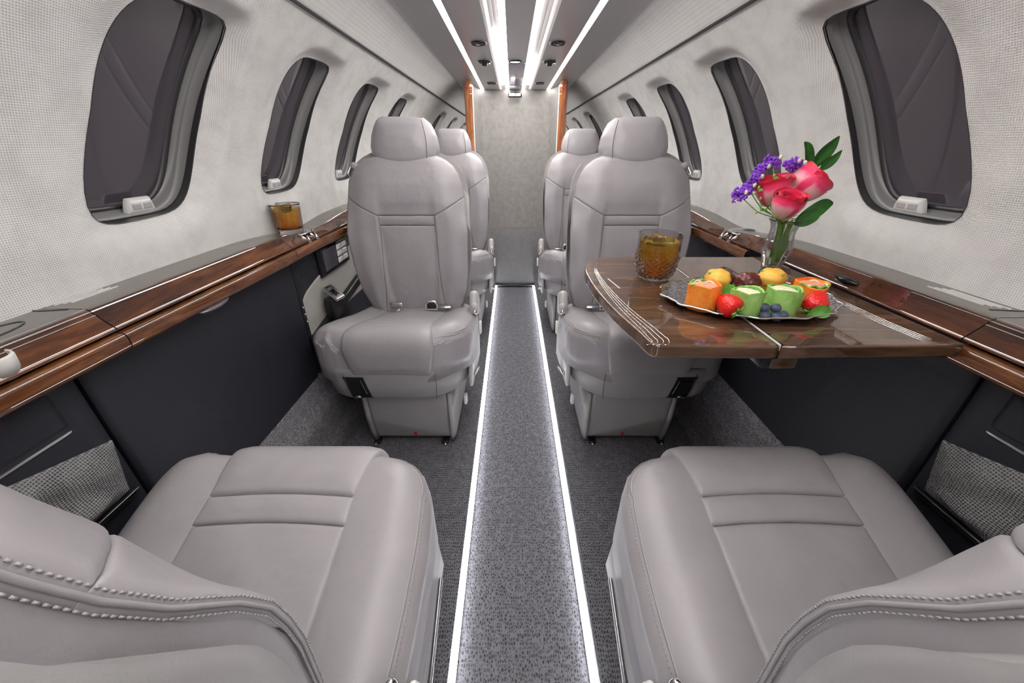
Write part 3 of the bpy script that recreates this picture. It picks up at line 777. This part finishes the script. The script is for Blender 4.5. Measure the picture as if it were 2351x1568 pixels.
    g2 = MB().tube([(gx-inb*.024, -.196, .908), (gx-inb*.036, -.192, .888), (gx-inb*.024, -.190, .872), (gx-inb*.006, -.194, .886)], .005, 8)
    obj('guide_loop', g2, M['satin'], g0)
    return o
SY = {'near': .25, 'mid': 1.20, 'far': 2.10}
sA = build_seat(1, 'nearest left leather seat, seen from behind and above, its cushion in the left foreground', (-.398, SY['near'], ZF), 0)
sB = build_seat(-1, 'nearest right leather seat, seen from behind and above, its cushion in the right foreground', (.398, SY['near'], ZF), 0)
def seat_copy(src, label, loc, rz, sc=(1, 1, 1)):
    c = copy_tree(src); c['label'] = label; c.location = loc; c.rotation_euler = (0, 0, rz); c.scale = sc; return c
seat_copy(sB, 'left leather seat facing the camera with two belt buckles on its cushion', (-.398, SY['mid'], ZF), PI)
seat_copy(sA, 'right leather seat facing the camera, half hidden behind the wooden table', (.399, SY['mid'], ZF), PI)
seat_copy(sB, 'far left leather seat mostly hidden behind the left facing seat', (-.365, SY['far'], ZF), PI, (.94, 1, 1))
seat_copy(sA, 'far right leather seat mostly hidden behind the right facing seat', (.365, SY['far'], ZF), PI, (.94, 1, 1))

# ------------------------------------------------------------------ folding table on the right
TZ = .840
o = thing('folding_table', 'glossy dark wood folding table holding the platter and the vase', 'table', (.36, .69, TZ))
edge = [(.200, .452), (.178, .458), (.168, .505), (.155, .57), (.146, .64), (.141, .72), (.142, .80), (.150, .85), (.168, .895), (.200, .920), (.24, .926)]
edge = [tuple(p) for p in smooth_pts(edge, 5)]
def table_leaf(outline, name):
    out = [(x-.36, y-.69) for x, y in outline]; n = len(out); cx = sum(p[0] for p in out)/n; cy = sum(p[1] for p in out)/n
    def ring(ins, z):
        r = []
        for i, (x, y) in enumerate(out):
            a = np.array(out[i-1]); b = np.array(out[(i+1) % n]); t = b-a; nn = np.array([-t[1], t[0]]); nn = nn/(np.linalg.norm(nn)+1e-9)
            r.append((x+nn[0]*ins, y+nn[1]*ins, z))
        return r
    rg = [ring(.003, -.0215), ring(.0006, -.0205), ring(0, -.0185), ring(0, -.0180), ring(0, -.0045), ring(0, -.0040), ring(.0006, -.0014), ring(.0028, 0)]
    return obj(name, MB().loft(rg), M['wood_tab'], o)
inner = [(.2395, .4525)]+[(.30, .4505), (.3575, .450), (.3575, .60), (.3575, .75), (.3575, .926), (.30, .926)]
# counter-clockwise outline for the inner leaf
def dens(p, m=6):
    q = []
    for i in range(len(p)-1):
        for k in range(m): q.append(tuple(np.array(p[i])+(np.array(p[i+1])-np.array(p[i]))*k/m))
    q.append(p[-1]); return q
il = dens([(.20, .452), (.30, .4505), (.3565, .450)])+dens([(.3575, .452), (.3575, .924)])+dens([(.3565, .926), (.25, .926)])+edge[::-1][1:-1]
table_leaf(il, 'table_leaf')
ol = dens([(.3605, .450), (.624, .455)])+dens([(.628, .458), (.628, .922)])+dens([(.626, .926), (.362, .926)])+dens([(.3605, .924), (.3605, .452)])
table_leaf(ol, 'table_leaf')
hg = MB().box((-.001, 0, -.004), (.0022, .474, .0095)); obj('hinge_highlight', hg, M['white'], o)  # whitish highlight along the leaf joint put in as a pale strip
P0 = [p for p in edge if p[1] > .462 and p[1] < .905]
for k in range(4):
    pts = []
    for i, (x, y) in enumerate(P0):
        a = np.array(P0[max(0, i-1)]); b = np.array(P0[min(len(P0)-1, i+1)]); t = (b-a)/np.linalg.norm(b-a); nn = np.array([t[1], -t[0]])
        f = min(1, max(0, (y-.462)/.36))**.75; q = np.array([x, y])+nn*((.004+.009*k)*(1-f)+(.022+.0018*k)*f)
        pts.append((q[0]-.36, q[1]-.69, .0002))
    q0 = pts[0]; pts = [(q0[0]-.012, .4545-.69, .0001), (q0[0]-.004, .4575-.69, .0002)]+pts
    obj('inlay', MB().tube(smooth_pts(pts, 3), .0006, 6), M['chrome'], o)
obj('inlay', MB().box((.186-.36, .72-.69, .0003), (.0022, .060, .0008), 0, 1, Matrix.Rotation(.16, 3, 'Z')), M['white'], o)
for k in range(4):
    x = .205+.010*k
    obj('inlay', MB().tube([(x-.36+.370-.004*k, .462-.69+.003*k, .0003), (x-.36+.362-.004*k, .52-.69, .0003), (x-.36+.356-.004*k, .80-.69, .0003)], .0008, 6), M['chrome'], o)
br = MB().box((.012, -.205, -.033), (.05, .05, .024), .004); br.box((.012, .06, -.030), (.04, .36, .016), .003); obj('support_arm', br, M['black'], o)
br = MB().box((.02, -.222, -.031), (.040, .020, .026), .003); obj('arm_end', br, M['wood_tab'], o)

# ------------------------------------------------------------------ glasses of iced tea
def tea_glass(x, y, z, label, r=.046, h=.092, waist=True, facets=12):
    o = thing('iced_tea_glass', label, 'glass', (x, y, z), 0, 'glasses of iced tea')
    if waist:
        outer = [(.029, 0), (.035, .003), (.0415, .013), (.0458, .028), (.0470, .042), (.0464, .058), (.0456, .074), (.0455, .086), (.0460, .0925)]
    else:
        outer = [(.032, 0), (.0335, .002), (.036, .03), (.039, .06), (.0405, .080)]
    k = r/.0470 if waist else r/.0405; kz = h/outer[-1][1]
    outer = [(a*k, b*kz) for a, b in outer]
    def mod(a, zz, i):
        f = max(0, 1-zz/(h*.62)); return 1+.040*min(1, f*1.6)*math.cos(facets*a+zz*300)*math.cos(facets*a-zz*300) if waist else 1+.012*math.cos(8*a)
    dense = [tuple(p) for p in smooth_pts(outer, 5)]
    inner = [(max(.001, a-.0035), max(b, .008)) for a, b in reversed(dense) if b >= .008]
    gm = MB(); rings = []
    N_ = 120
    for (a, b) in dense: rings.append([(a*mod(2*PI*i/N_, b, 0)*math.cos(2*PI*i/N_), a*mod(2*PI*i/N_, b, 0)*math.sin(2*PI*i/N_), b) for i in range(N_)])
    for (a, b) in inner: rings.append([(a*math.cos(2*PI*i/N_), a*math.sin(2*PI*i/N_), b) for i in range(N_)])
    gm.loft(rings); obj('tumbler', gm, M['cut_glass'] if waist else M['glass'], o)
    lv = h*.86
    liq = [(max(.001, a-.0042), b) for a, b in dense if .009 <= b <= lv]
    liq = [(liq[0][0]*.8, .0086)]+liq+[(liq[-1][0], lv)]
    lq = obj('tea', MB().lathe(liq, 48, cap0=True, cap1=True), M['tea'], o)
    rnd = random.Random(int(x*1000))
    for q in range(5):
        a = q*1.26+.4; rr = r*.42 if q else 0
        c = (rr*math.cos(a), rr*math.sin(a), lv-.001+rnd.uniform(-.004, .003))
        rot = Matrix.Rotation(rnd.uniform(0, 3), 3, 'Z') @ Matrix.Rotation(rnd.uniform(-.5, .5), 3, 'X')
        obj('ice_cube', MB().box(c, (.022, .020, .017), .004, 2, rot), M['ice'], o)
    return o
tea_glass(.280, .757, TZ+.0004, 'cut glass of iced tea standing on the wooden table', r=.0440, h=.094)
tea_glass(-.700, 1.135, .8755+dip(1.135)+.002, 'straight glass of iced tea standing on the left wood ledge', r=.042, h=.080, waist=False)

# ------------------------------------------------------------------ silver platter and food
PX, PY, PZ = .402, .622, TZ
o = thing('silver_platter', 'silver oval platter with a fluted rim on the wooden table', 'platter', (PX, PY, PZ))
rg = []
for (k, z) in ((.30, .0015), (.60, .0012), (.66, .001), (.70, .003), (.86, .009), (1.0, .0125), (1.012, .0125), (1.0, .0105), (.86, .006), (.70, .0002), (.3, .0002)):
    ring = []
    for i in range(120):
        a = 2*PI*i/120; sc = 1+(.022*math.cos(14*a)+.010*math.cos(28*a))*max(0, (k-.8)/.2)
        ring.append((.150*k*sc*math.cos(a), .104*k*sc*math.sin(a), z))
    rg.append(ring)
def platemat():
    m, nt, b = newmat('engraved_silver'); co = coord(nt)
    b.inputs['Base Color'].default_value = (.74, .73, .73, 1); b.inputs['Metallic'].default_value = 1; b.inputs['Roughness'].default_value = .22
    v = N(nt, 'ShaderNodeTexVoronoi'); v.inputs['Scale'].default_value = 130; L(nt, co, v.inputs['Vector'])
    bump(nt, b, v.outputs['Distance'], .7, .002); return m
M['plate'] = platemat()
obj('plate', MB().loft(rg[::-1]), M['plate'], o)
rim = [(.150*1.006*(1+.022*math.cos(14*a)+.010*math.cos(28*a))*math.cos(a), .104*1.006*(1+.022*math.cos(14*a)+.010*math.cos(28*a))*math.sin(a), .0125) for a in np.linspace(0, 2*PI, 140)]
obj('rim', MB().tube(rim, .0017, 6), M['chrome'], o)
def foodmat(name, lo, hi, sc=60, rough=.5, bs=.3, sss=.1):
    m, nt, b = newmat(name); co = coord(nt)
    n = noise(nt, co, sc, 4, .6); L(nt, ramp(nt, n, [(.3, lo), (.7, hi)]), b.inputs['Base Color'])
    b.inputs['Roughness'].default_value = rough; bump(nt, b, n, bs, .004); return m
M['wrap_o'] = foodmat('tomato_wrap', (.80, .17, .015), (.92, .34, .04), 70)
M['wrap_g'] = foodmat('spinach_wrap', (.17, .42, .06), (.40, .62, .20), 60)
M['cheese'] = foodmat('creamy_filling', (.74, .66, .42), (.86, .80, .62), 120)
M['ham'] = foodmat('pink_filling', (.75, .22, .12), (.85, .42, .30), 120)
M['lettuce'] = foodmat('lettuce', (.06, .28, .03), (.22, .50, .08), 90, .45)
M['muffin'] = foodmat('golden_muffin', (.72, .33, .03), (.92, .58, .10), 45, .55, .4)
M['date'] = foodmat('dark_fruit', (.05, .010, .010), (.16, .035, .025), 60, .25, .9)
M['seed'] = plain('seed_gold', (.75, .45, .10), .4)
M['blueb'] = foodmat('blueberry', (.035, .045, .09), (.10, .115, .17), 90, .55, .2)
def berrymat():
    m, nt, b = newmat('strawberry'); co = coord(nt)
    v = N(nt, 'ShaderNodeTexVoronoi'); v.inputs['Scale'].default_value = 360; L(nt, co, v.inputs['Vector'])
    L(nt, ramp(nt, v.outputs['Distance'], [(.0, (.80, .30, .06)), (.14, (.74, .05, .02)), (.3, (.66, .010, .010))]), b.inputs['Base Color'])
    b.inputs['Roughness'].default_value = .28; bump(nt, b, v.outputs['Distance'], .35, .002); return m
M['berry'] = berrymat()
def wrap(x, y, col, label, r=.033, h=.055, lean=0, rz=0):
    z = PZ+.0022
    o = thing('wrap_roll', label, 'wrap', (x, y, z), rz, 'wrap rolls on the platter')
    o.rotation_euler = (lean, 0, rz)
    mb = MB(); rings = []; n = 64
    def wob(a, t): return 1+.035*math.sin(3*a+2*t)+.02*math.sin(7*a+5*t)+.05*math.sin(PI*t)*.5
    for (k, t) in ((.90, 0), (.97, .02), (1, .08), (1, .25), (1, .45), (1, .65), (1.0, .82), (1.03, .95), (1.04, 1.0), (1.02, 1.03), (.97, 1.02), (.95, .97), (.94, .85), (.92, .75)):
        rings.append([(r*k*wob(2*PI*i/n, t)*math.cos(2*PI*i/n), r*k*wob(2*PI*i/n, t)*math.sin(2*PI*i/n), h*t+(.003*math.sin(2*2*PI*i/n+1) if t > .7 else 0)) for i in range(n)])
    mb.loft(rings); obj('tortilla', mb, M['wrap_'+col], o)
    # overlapping outer flap of the rolled tortilla
    fl = MB(); G = []
    for t in np.linspace(.02, 1.06, 10):
        G.append([((r*1.0+.0008+.0035*q)*wob(-2.2+q*1.9, t)*math.cos(-2.2+q*1.9), (r*1.0+.0008+.0035*q)*wob(-2.2+q*1.9, t)*math.sin(-2.2+q*1.9), h*t+.002*math.sin(5*q)) for q in np.linspace(0, 1, 16)])
    G = np.array(G); fl.grid(G); G2 = G*np.array([.955, .955, 1.0]); fl.grid(G2, flip=True); obj('flap', fl, M['wrap_'+col], o)
    fm = MB(); fm.lathe([(.001, 1.0*h), (r*.45, 1.0*h), (r*.72, .985*h), (r*.80, .95*h), (r*.80, .70*h)], 40, mod=lambda a, zz, k: 1+.05*math.sin(4*a+k), cap0=False)
    obj('filling', fm, M['cheese'] if col == 'g' else M['ham'], o)
    rm = MB(); pts = [(r*.86*math.cos(a), r*.86*math.sin(a), h*.965+.002*math.sin(6*a)) for a in np.linspace(-.4, 4.9, 40)]
    rm.tube(pts, .0017, 7); obj('leaf_layer', rm, M['lettuce'] if col == 'g' else M['cheese'], o)
    if col == 'o':
        pts = [(r*.93*math.cos(a), r*.93*math.sin(a), h*1.0+.002*math.sin(9*a)) for a in np.linspace(.3, 3.0, 24)]
        obj('lettuce_edge', MB().tube(pts, .0022, 7), M['lettuce'], o)
    return o
wrap(.303, .586, 'o', 'orange wrap roll on the left end of the platter', r=.0245, h=.042, rz=.5)
wrap(.362, .562, 'g', 'green wrap roll behind the blueberries, left of the pair', r=.0228, h=.040, rz=.2)
wrap(.428, .572, 'g', 'green wrap roll right of the pair, beside the orange one', r=.0240, h=.040, rz=-.4)
wrap(.494, .598, 'o', 'orange wrap roll behind the right strawberry', r=.0240, h=.040, rz=2.6)
def muffin(x, y, label, r=.0225):
    o = thing('mini_muffin', label, 'muffin', (x, y, PZ+.0022), random.uniform(0, 3), 'mini muffins on the platter')
    obj('muffin_base', MB().lathe([(r*.74, 0), (r*.80, .002), (r*.95, .018), (r*.90, .022)], 32, mod=lambda a, z, k: 1+.03*math.cos(12*a), cap0=True, cap1=True), M['muffin'], o)
    obj('muffin_top', MB().blob((0, 0, .022), (r*1.08, r*1.05, .019), 32, 18, lambda d: 1+.05*math.sin(5*d.x+3*d.y)+.04*math.sin(9*d.y+2)+.03*math.sin(11*d.z)), M['muffin'], o)
    for a in (.4, 2.2, 4.4):
        obj('herb_bit', MB().blob((r*.8*math.cos(a), r*.8*math.sin(a), .034), (.0035, .0035, .002), 8, 6), M['lettuce'], o)
muffin(.374, .676, 'golden mini muffin at the back of the platter, left of the dark fruit')
muffin(.482, .680, 'golden mini muffin at the back of the platter, below the vase')
for (x, y, r, lb) in ((.427, .668, .0235, 'large wrinkled dark brown bite between the two muffins'), (.408, .700, .016, 'small dark brown bite peeking from behind the left muffin')):
    tag(obj('chocolate_bite', MB().blob((0, 0, r*.78), (r, r*.9, r*.80), 36, 22, lambda d: 1+.06*math.sin(9*d.x+4*d.z)+.05*math.sin(13*d.y+7*d.z)+.04*math.sin(17*d.x-9*d.y)), M['date'], loc=(x, y, PZ+.002)), lb, 'food')
def strawberry(x, y, label, rx, ry, rz_, tip):
    o = thing('strawberry', label, 'strawberry', (x, y, PZ+.0030), 0, 'strawberries on the platter')
    r = .0235
    def f(d): return 1.0-.22*max(0, -d.z)*1.0+.06*max(0, d.z)
    m = MB(); prof = [(.002, -.026), (.009, -.022), (.0165, -.012), (.0215, .0), (.0228, .009), (.0205, .017), (.013, .022), (.003, .0225)]
    m.lathe([tuple(p) for p in smooth_pts(prof, 4)], 36, cap0=True, cap1=True)
    m.v = [(p[0]*.82, p[1]*.82, p[2]*.82) for p in m.v]
    rot = Matrix.Rotation(rz_, 3, 'Z') @ Matrix.Rotation(rx, 3, 'X') @ Matrix.Rotation(ry, 3, 'Y')
    m.v = [tuple(rot @ Vector(p)) for p in m.v]; lo = min(p[2] for p in m.v); m.v = [(p[0], p[1], p[2]-lo) for p in m.v]
    obj('berry', m, M['berry'], o)
    cal = MB()
    for k in range(6):
        a = k*PI/3; p0 = Vector((.003*math.cos(a), .003*math.sin(a), .0187)); p1 = Vector((.012*math.cos(a), .012*math.sin(a), .0200))
        cal.tube([tuple(rot @ p0), tuple(rot @ ((p0+p1)/2+Vector((0, 0, .002)))), tuple(rot @ p1)], lambda t: .0030*(1-t*.8), 5)
    cal.v = [(p[0], p[1], p[2]-lo) for p in cal.v]
    obj('leaves', cal, M['lettuce'], o)
strawberry(.327, .548, 'red strawberry in front of the left orange wrap', 1.9, .2, .2, 0)
strawberry(.476, .556, 'red strawberry in front of the right orange wrap', 2.6, -.5, 0, 0)
for i, (x, y, z, lb) in enumerate(((.3835, .534, 0, 'front left blueberry of the bottom row'), (.3990, .530, 0, 'front middle blueberry of the bottom row'), (.4145, .538, 0, 'rightmost blueberry of the little heap'),
        (.3850, .5435, .0105, 'top left blueberry of the little heap'), (.4005, .540, .0115, 'top right blueberry resting on the others'))):
    q = obj('blueberry', MB().blob((0, 0, .0073), (.0080, .0080, .0073), 20, 14, lambda d: 1-.08*max(0, d.z-.9)*10), M['blueb'], loc=(x, y, PZ+.0022+z))
    tag(q, lb, 'blueberry', 'blueberries on the platter')
def leafmesh(pts, w, thick=.0008, n=10, cup=.25, m=None):
    """leaf along a 3-D spine with width profile, gently folded at the midrib"""
    P = smooth_pts(pts, 6); G = []; k = len(P)
    for i, p in enumerate(P):
        t = i/(k-1); d = P[min(i+1, k-1)]-P[max(i-1, 0)]; d = d/np.linalg.norm(d)
        sdir = np.cross(d, np.array([0.2, -1.0, .3])); sdir = sdir/(np.linalg.norm(sdir)+1e-9); nn = np.cross(sdir, d)
        ww = w*math.sin(PI*min(1, t*.96+.02))**.8*(1-.25*t)
        G.append([p+sdir*ww*u+nn*(cup*ww*abs(u)) for u in np.linspace(-1, 1, n)])
    G = np.array(G); nrm = np.array([0.05, -1, .3]); mb = m or MB(); mb.grid(G); mb.grid(G-nrm/np.linalg.norm(nrm)*-thick, flip=True); return mb
for (x, y, lb, a) in ((.337, .583, 'dark green garnish leaf between the left strawberry and green wrap', .4), (.458, .560, 'green garnish leaf between the green wrap and right strawberry', 2.0), (.465, .535, 'small green garnish leaf under the right strawberry', 1.2)):
    q = obj('garnish_leaf', leafmesh([(-.016, 0, .002), (-.005, 0, .014), (.008, .0, .022), (.020, .002, .020)] if a < 1.1 else [(-.014, 0, .002), (0, 0, .010), (.014, 0, .008), (.024, 0, .003)], .012), M['lettuce'], loc=(x, y, PZ+.003+(.012 if a < 1.1 else .004)))
    tag(q, lb, 'leaf', 'garnish leaves on the platter')

# ------------------------------------------------------------------ vase and flowers
VX, VY = .548, .785
o = thing('glass_vase', 'small fluted clear glass vase standing at the back of the table', 'vase', (VX, VY, TZ+.0004))
vp = smooth_pts([(.017, 0), (.0185, .002), (.0165, .006), (.017, .012), (.0215, .030), (.0265, .050), (.0270, .062), (.0235, .080), (.0225, .092), (.0255, .106), (.0310, .116)], 5)
N_ = 80; rings = []
for (a, b) in vp: rings.append([(a*(1+.030*math.cos(10*2*PI*i/N_))*math.cos(2*PI*i/N_), a*(1+.030*math.cos(10*2*PI*i/N_))*math.sin(2*PI*i/N_), b) for i in range(N_)])
for (a, b) in vp[::-1]:
    if b > .014: rings.append([((a-.0026)*math.cos(2*PI*i/N_), (a-.0026)*math.sin(2*PI*i/N_), b) for i in range(N_)])
obj('vase_glass', MB().loft(rings), M['glass'], o)
wp_ = [(max(.002, a-.0032), b) for a, b in vp if .0145 < b < .078]
obj('water', MB().lathe([(wp_[0][0]*.7, .0142)]+wp_, 48, cap0=True, cap1=True), M['water'], o)
def petalmat():
    m, nt, b = newmat('rose_petal')
    t = N(nt, 'ShaderNodeTexCoord'); s = N(nt, 'ShaderNodeSeparateXYZ'); L(nt, t.outputs['UV'], s.inputs[0])
    eu = mathn(nt, 'ABSOLUTE', mathn(nt, 'SUBTRACT', mathn(nt, 'MULTIPLY', s.outputs[0], 2), 1), None)
    f = mathn(nt, 'MAXIMUM', mathn(nt, 'POWER', eu, 1.6), mathn(nt, 'POWER', s.outputs[1], 1.5))
    f = mathn(nt, 'ADD', f, mathn(nt, 'MULTIPLY', mathn(nt, 'SUBTRACT', noise(nt, coord(nt), 70, 3), .5), .25))
    L(nt, ramp(nt, f, [(.10, (.90, .66, .62)), (.38, (.88, .38, .46)), (.60, (.82, .03, .15)), (1, (.68, .004, .035))]), b.inputs['Base Color'])
    b.inputs['Roughness'].default_value = .5; b.inputs['Sheen Weight'].default_value = .2
    return m
M['petal'] = petalmat()
M['leaf'] = foodmat('rose_leaf', (.012, .075, .008), (.04, .17, .02), 40, .4, .15)
M['stem'] = foodmat('flower_stem', (.13, .34, .04), (.30, .56, .11), 60, .45, .1)
M['purple'] = foodmat('statice', (.14, .02, .42), (.38, .10, .78), 200, .6, .3)
M['bud'] = foodmat('pale_bud', (.45, .50, .25), (.75, .75, .60), 90, .5, .2)
def petal(mb, a0, span, r0, h, flare, curl, z0=0, thick=.0007):
    n, m = 17, 14; G = np.zeros((m, n, 3)); uv = []
    for j in range(m):
        v = j/(m-1)
        for i in range(n):
            u = i/(n-1); e = 2*u-1
            top = 1-.10*abs(e)**2.5+.05*(1-abs(e))**2
            vv = v*top
            rr = r0*(.26+.86*math.sin(PI*(.07+.66*vv))**.9)+flare*vv**4-.05*r0*math.exp(-((v-1)/.2)**2)
            if v > .84: rr += curl*(v-.84)/.16*(.6+.6*abs(e))
            a = a0+span*.5*e*(1-.25*(v > 2))
            G[j, i] = (rr*math.cos(a), rr*math.sin(a), z0+h*vv-(.35*curl*((v-.84)/.16)**2 if v > .84 else 0)); uv.append((u, v))
    mb.grid(G); mb.uv += uv
    G2 = G.copy(); G2[:, :, 0] *= .96; G2[:, :, 1] *= .96; mb.grid(G2, flip=True); mb.uv += uv
def rose(loc, tilt, az, label, sc=1.0, open_=1.0):
    """tilt: lean of the bloom axis towards azimuth az"""
    o = thing('rose', label, 'rose', loc, 0, 'pink and red roses in the vase')
    q = Matrix.Rotation(az, 4, 'Z') @ Matrix.Rotation(tilt, 4, 'Y')
    rings = [(.006, 1.1, .044, 0, .0005, 2), (.011, 2.6, .049, .001, .001, 3), (.017, 2.5, .052, .002, .003, 3), (.023, 2.4, .055, .005*open_, .006, 3), (.028, 2.5, .054, .009*open_, .010*open_, 3)]
    k = 0
    for (r0, span, h, fl, cu, cnt) in rings:
        for c in range(cnt):
            mb = MB(); mb.uv = []
            petal(mb, c*2*PI/cnt+k*.75+.3, span if cnt > 2 else 4.2, r0*sc, h*sc, fl*sc, cu*sc, z0=.004*(5-len(rings)))
            mb.v = [tuple(q @ Vector((p[0], p[1], p[2]-.02*sc))) for p in mb.v]
            obj('petal', mb, M['petal'], o)
        k += 1
    cal = MB()
    for c in range(5):
        a = c*2*PI/5; cal.tube([tuple(q @ Vector((.004*math.cos(a), .004*math.sin(a), -.022*sc))), tuple(q @ Vector((.016*math.cos(a), .016*math.sin(a), -.018*sc))), tuple(q @ Vector((.026*math.cos(a), .026*math.sin(a), -.010*sc)))], lambda t: .0036*(1-t*.9), 6)
    obj('sepal', cal, M['stem'], o)
    base = q @ Vector((0, 0, -.020*sc)); root = Vector((VX-loc[0]+random.uniform(-.006, .006), VY-loc[1]+random.uniform(-.006, .006), TZ+.022-loc[2]))
    mid = Vector((VX-loc[0], VY-loc[1], TZ+.105-loc[2]))+(base-Vector((VX-loc[0], VY-loc[1], 0))).normalized()*.006
    obj('stem', MB().tube([tuple(p) for p in smooth_pts([tuple(root), tuple((root+mid)/2), tuple(mid), tuple((mid*.4+base*.6)), tuple(base)], 6)], .0026, 8), M['stem'], o)
    return o
rose((.502, .788, 1.005), .22, PI*1.05, 'red and pink rose on the left of the vase bouquet', .98, .6)
rose((.556, .790, 1.014), .75, -.25, 'pale pink rose with red edges leaning right in the bouquet', 1.12, .45)
rose((.503, .738, .985), .30, -PI*.52, 'front red rose lowest in the bouquet, facing the camera', .86, .55)
def statice(pts_heads, label, root):
    o = thing('purple_flower', label, 'flower', root, 0, 'purple filler flowers in the vase')
    rnd = random.Random(3+len(pts_heads)); sm = MB(); bd = MB()
    base = (VX-root[0], VY-root[1], TZ+.03-root[2]); nk = (VX-root[0]-.012, VY-root[1], TZ+.108-root[2])
    for (hx, hy, hz) in pts_heads:
        h = (hx-root[0], hy-root[1], hz-root[2])
        sm.tube([tuple(p) for p in smooth_pts([base, nk, tuple(np.array(nk)*.5+np.array(h)*.5+np.array((-.004, 0, -.004))), h], 6)], .0011, 6)
        fl = MB()
        for k in range(16):
            d = Vector((rnd.gauss(0, 1), rnd.gauss(0, 1), rnd.gauss(0, .8))).normalized()*rnd.uniform(.004, .0125); c = Vector(h)+d
            for q in range(5):
                a = q*2*PI/5+k; e = Vector((math.cos(a), rnd.uniform(-.5, .5), math.sin(a)))*.0042
                fl.blob(tuple(c+e), (rnd.uniform(.0014, .0042), rnd.uniform(.0012, .003), rnd.uniform(.0014, .0042)), 6, 4)
        obj('floret', fl, M['purple'], o)
        bd.blob((h[0]+.006, h[1]-.010, h[2]+.006), (.0035, .0035, .005), 8, 6)
    obj('stem', sm, M['stem'], o); obj('bud', bd, M['bud'], o); return o
statice([(.492, .800, 1.066), (.474, .800, 1.050), (.466, .798, 1.032), (.455, .796, 1.016), (.441, .795, 1.003)], 'purple flower spray on the left side of the bouquet', (.50, .79, .98))
statice([(.530, .800, 1.060), (.545, .802, 1.056)], 'purple flower spray at the back between two roses', (.53, .80, .99))
def fol(pts, w, label, root, name='rose_leaf'):
    q = obj(name, leafmesh([tuple(np.array(p)-np.array(root)) for p in pts], w), M['leaf'], loc=root)
    st = MB().tube([(0, 0, 0), tuple((np.array((VX, VY, TZ+.108))-np.array(root))*.55), tuple(np.array((VX, VY, TZ+.108))-np.array(root))], .0013, 6)
    obj('stem', st, M['stem'], q); return tag(q, label, 'leaf', 'green leaves in the vase')
fol([(.566, .80, 1.045), (.562, .80, 1.064), (.550, .798, 1.086), (.538, .796, 1.098)], .013, 'pointed green leaf rising left of the tallest one', (.566, .80, 1.045))
fol([(.578, .805, 1.050), (.584, .805, 1.068), (.596, .803, 1.090), (.604, .80, 1.108)], .016, 'tallest green leaf rising above the pale rose', (.578, .805, 1.050))
fol([(.590, .80, 1.048), (.598, .80, 1.058), (.608, .798, 1.070), (.616, .796, 1.084)], .011, 'small green leaf right of the tallest leaf', (.590, .80, 1.048))
fol([(.552, .765, .960), (.575, .765, .972), (.600, .77, .986), (.622, .775, .990)], .017, 'broad dark green leaf pointing right below the pale rose', (.552, .765, .960))
fol([(.548, .762, .952), (.562, .762, .958), (.585, .765, .968), (.598, .768, .978)], .015, 'dark green leaf under the front rose on the right', (.548, .762, .952))
fol([(.530, .765, .952), (.522, .762, .960), (.514, .762, .974), (.510, .765, .992)], .010, 'dark green leaf under the left rose above the vase rim', (.530, .765, .952))
gb = MB()
for (dx, dz, w_) in ((-.010, .112, .006), (.004, .118, .007), (.012, .110, .005), (-.002, .106, .005)):
    leafmesh([(dx*.3, .002, .018), (dx*.6, 0, .050), (dx*1.1, -.004, .080), (dx*1.6, -.006, dz)], w_, m=gb)
tag(obj('leaf_blades', gb, M['stem'], loc=(VX, VY, TZ)), 'green leaf blades standing inside the glass vase', 'leaf')
o = thing('filler_sprig', 'thin green sprig with tiny buds on the left of the vase', 'sprig', (VX, VY, TZ+.05))
sp = MB(); bd = MB()
for (dx, dz) in ((-.085, .128), (-.070, .118), (-.062, .150), (-.052, .098), (-.070, .092)):
    tip = (dx, -.012, dz); sp.tube([tuple(p) for p in smooth_pts([(0, 0, -.02), (-.014, -.004, .055), (-.030, -.008, .055+(dz-.055)*.45), tip], 6)], .0009, 5)
    for k in range(4):
        bd.blob((dx+.006*math.cos(k*1.7), -.012, dz-.004+.006*math.sin(k*2.1)), (.0022, .0022, .0035), 7, 5)
obj('twig', sp, M['stem'], o); obj('buds', bd, M['stem'], o)

# ------------------------------------------------------------------ camera, world, view
cam = bpy.data.cameras.new('camera'); co = bpy.data.objects.new('camera', cam); C.objects.link(co)
cam.sensor_fit = 'HORIZONTAL'; cam.sensor_width = 36; cam.lens = 36*831/2351
cam.clip_start = .01
co.location = (-.025, 0, 1.09); co.rotation_euler = (math.radians(90-28.276), 0, 0)
sc = bpy.context.scene; sc.camera = co
w = bpy.data.worlds.new('night'); sc.world = w; w.use_nodes = True
w.node_tree.nodes['Background'].inputs[0].default_value = (.02, .018, .025, 1); w.node_tree.nodes['Background'].inputs[1].default_value = .3
sc.view_settings.view_transform = 'Standard'; sc.view_settings.look = 'None'
sc.view_settings.gamma = 1; sc.view_settings.use_curve_mapping = False; sc.view_settings.exposure = .1
sc.cycles.max_bounces = 10; sc.cycles.diffuse_bounces = 5; sc.cycles.glossy_bounces = 4; sc.cycles.transmission_bounces = 10; sc.cycles.transparent_max_bounces = 8
sc.cycles.caustics_reflective = False; sc.cycles.caustics_refractive = True
sc.cycles.sample_clamp_indirect = 3
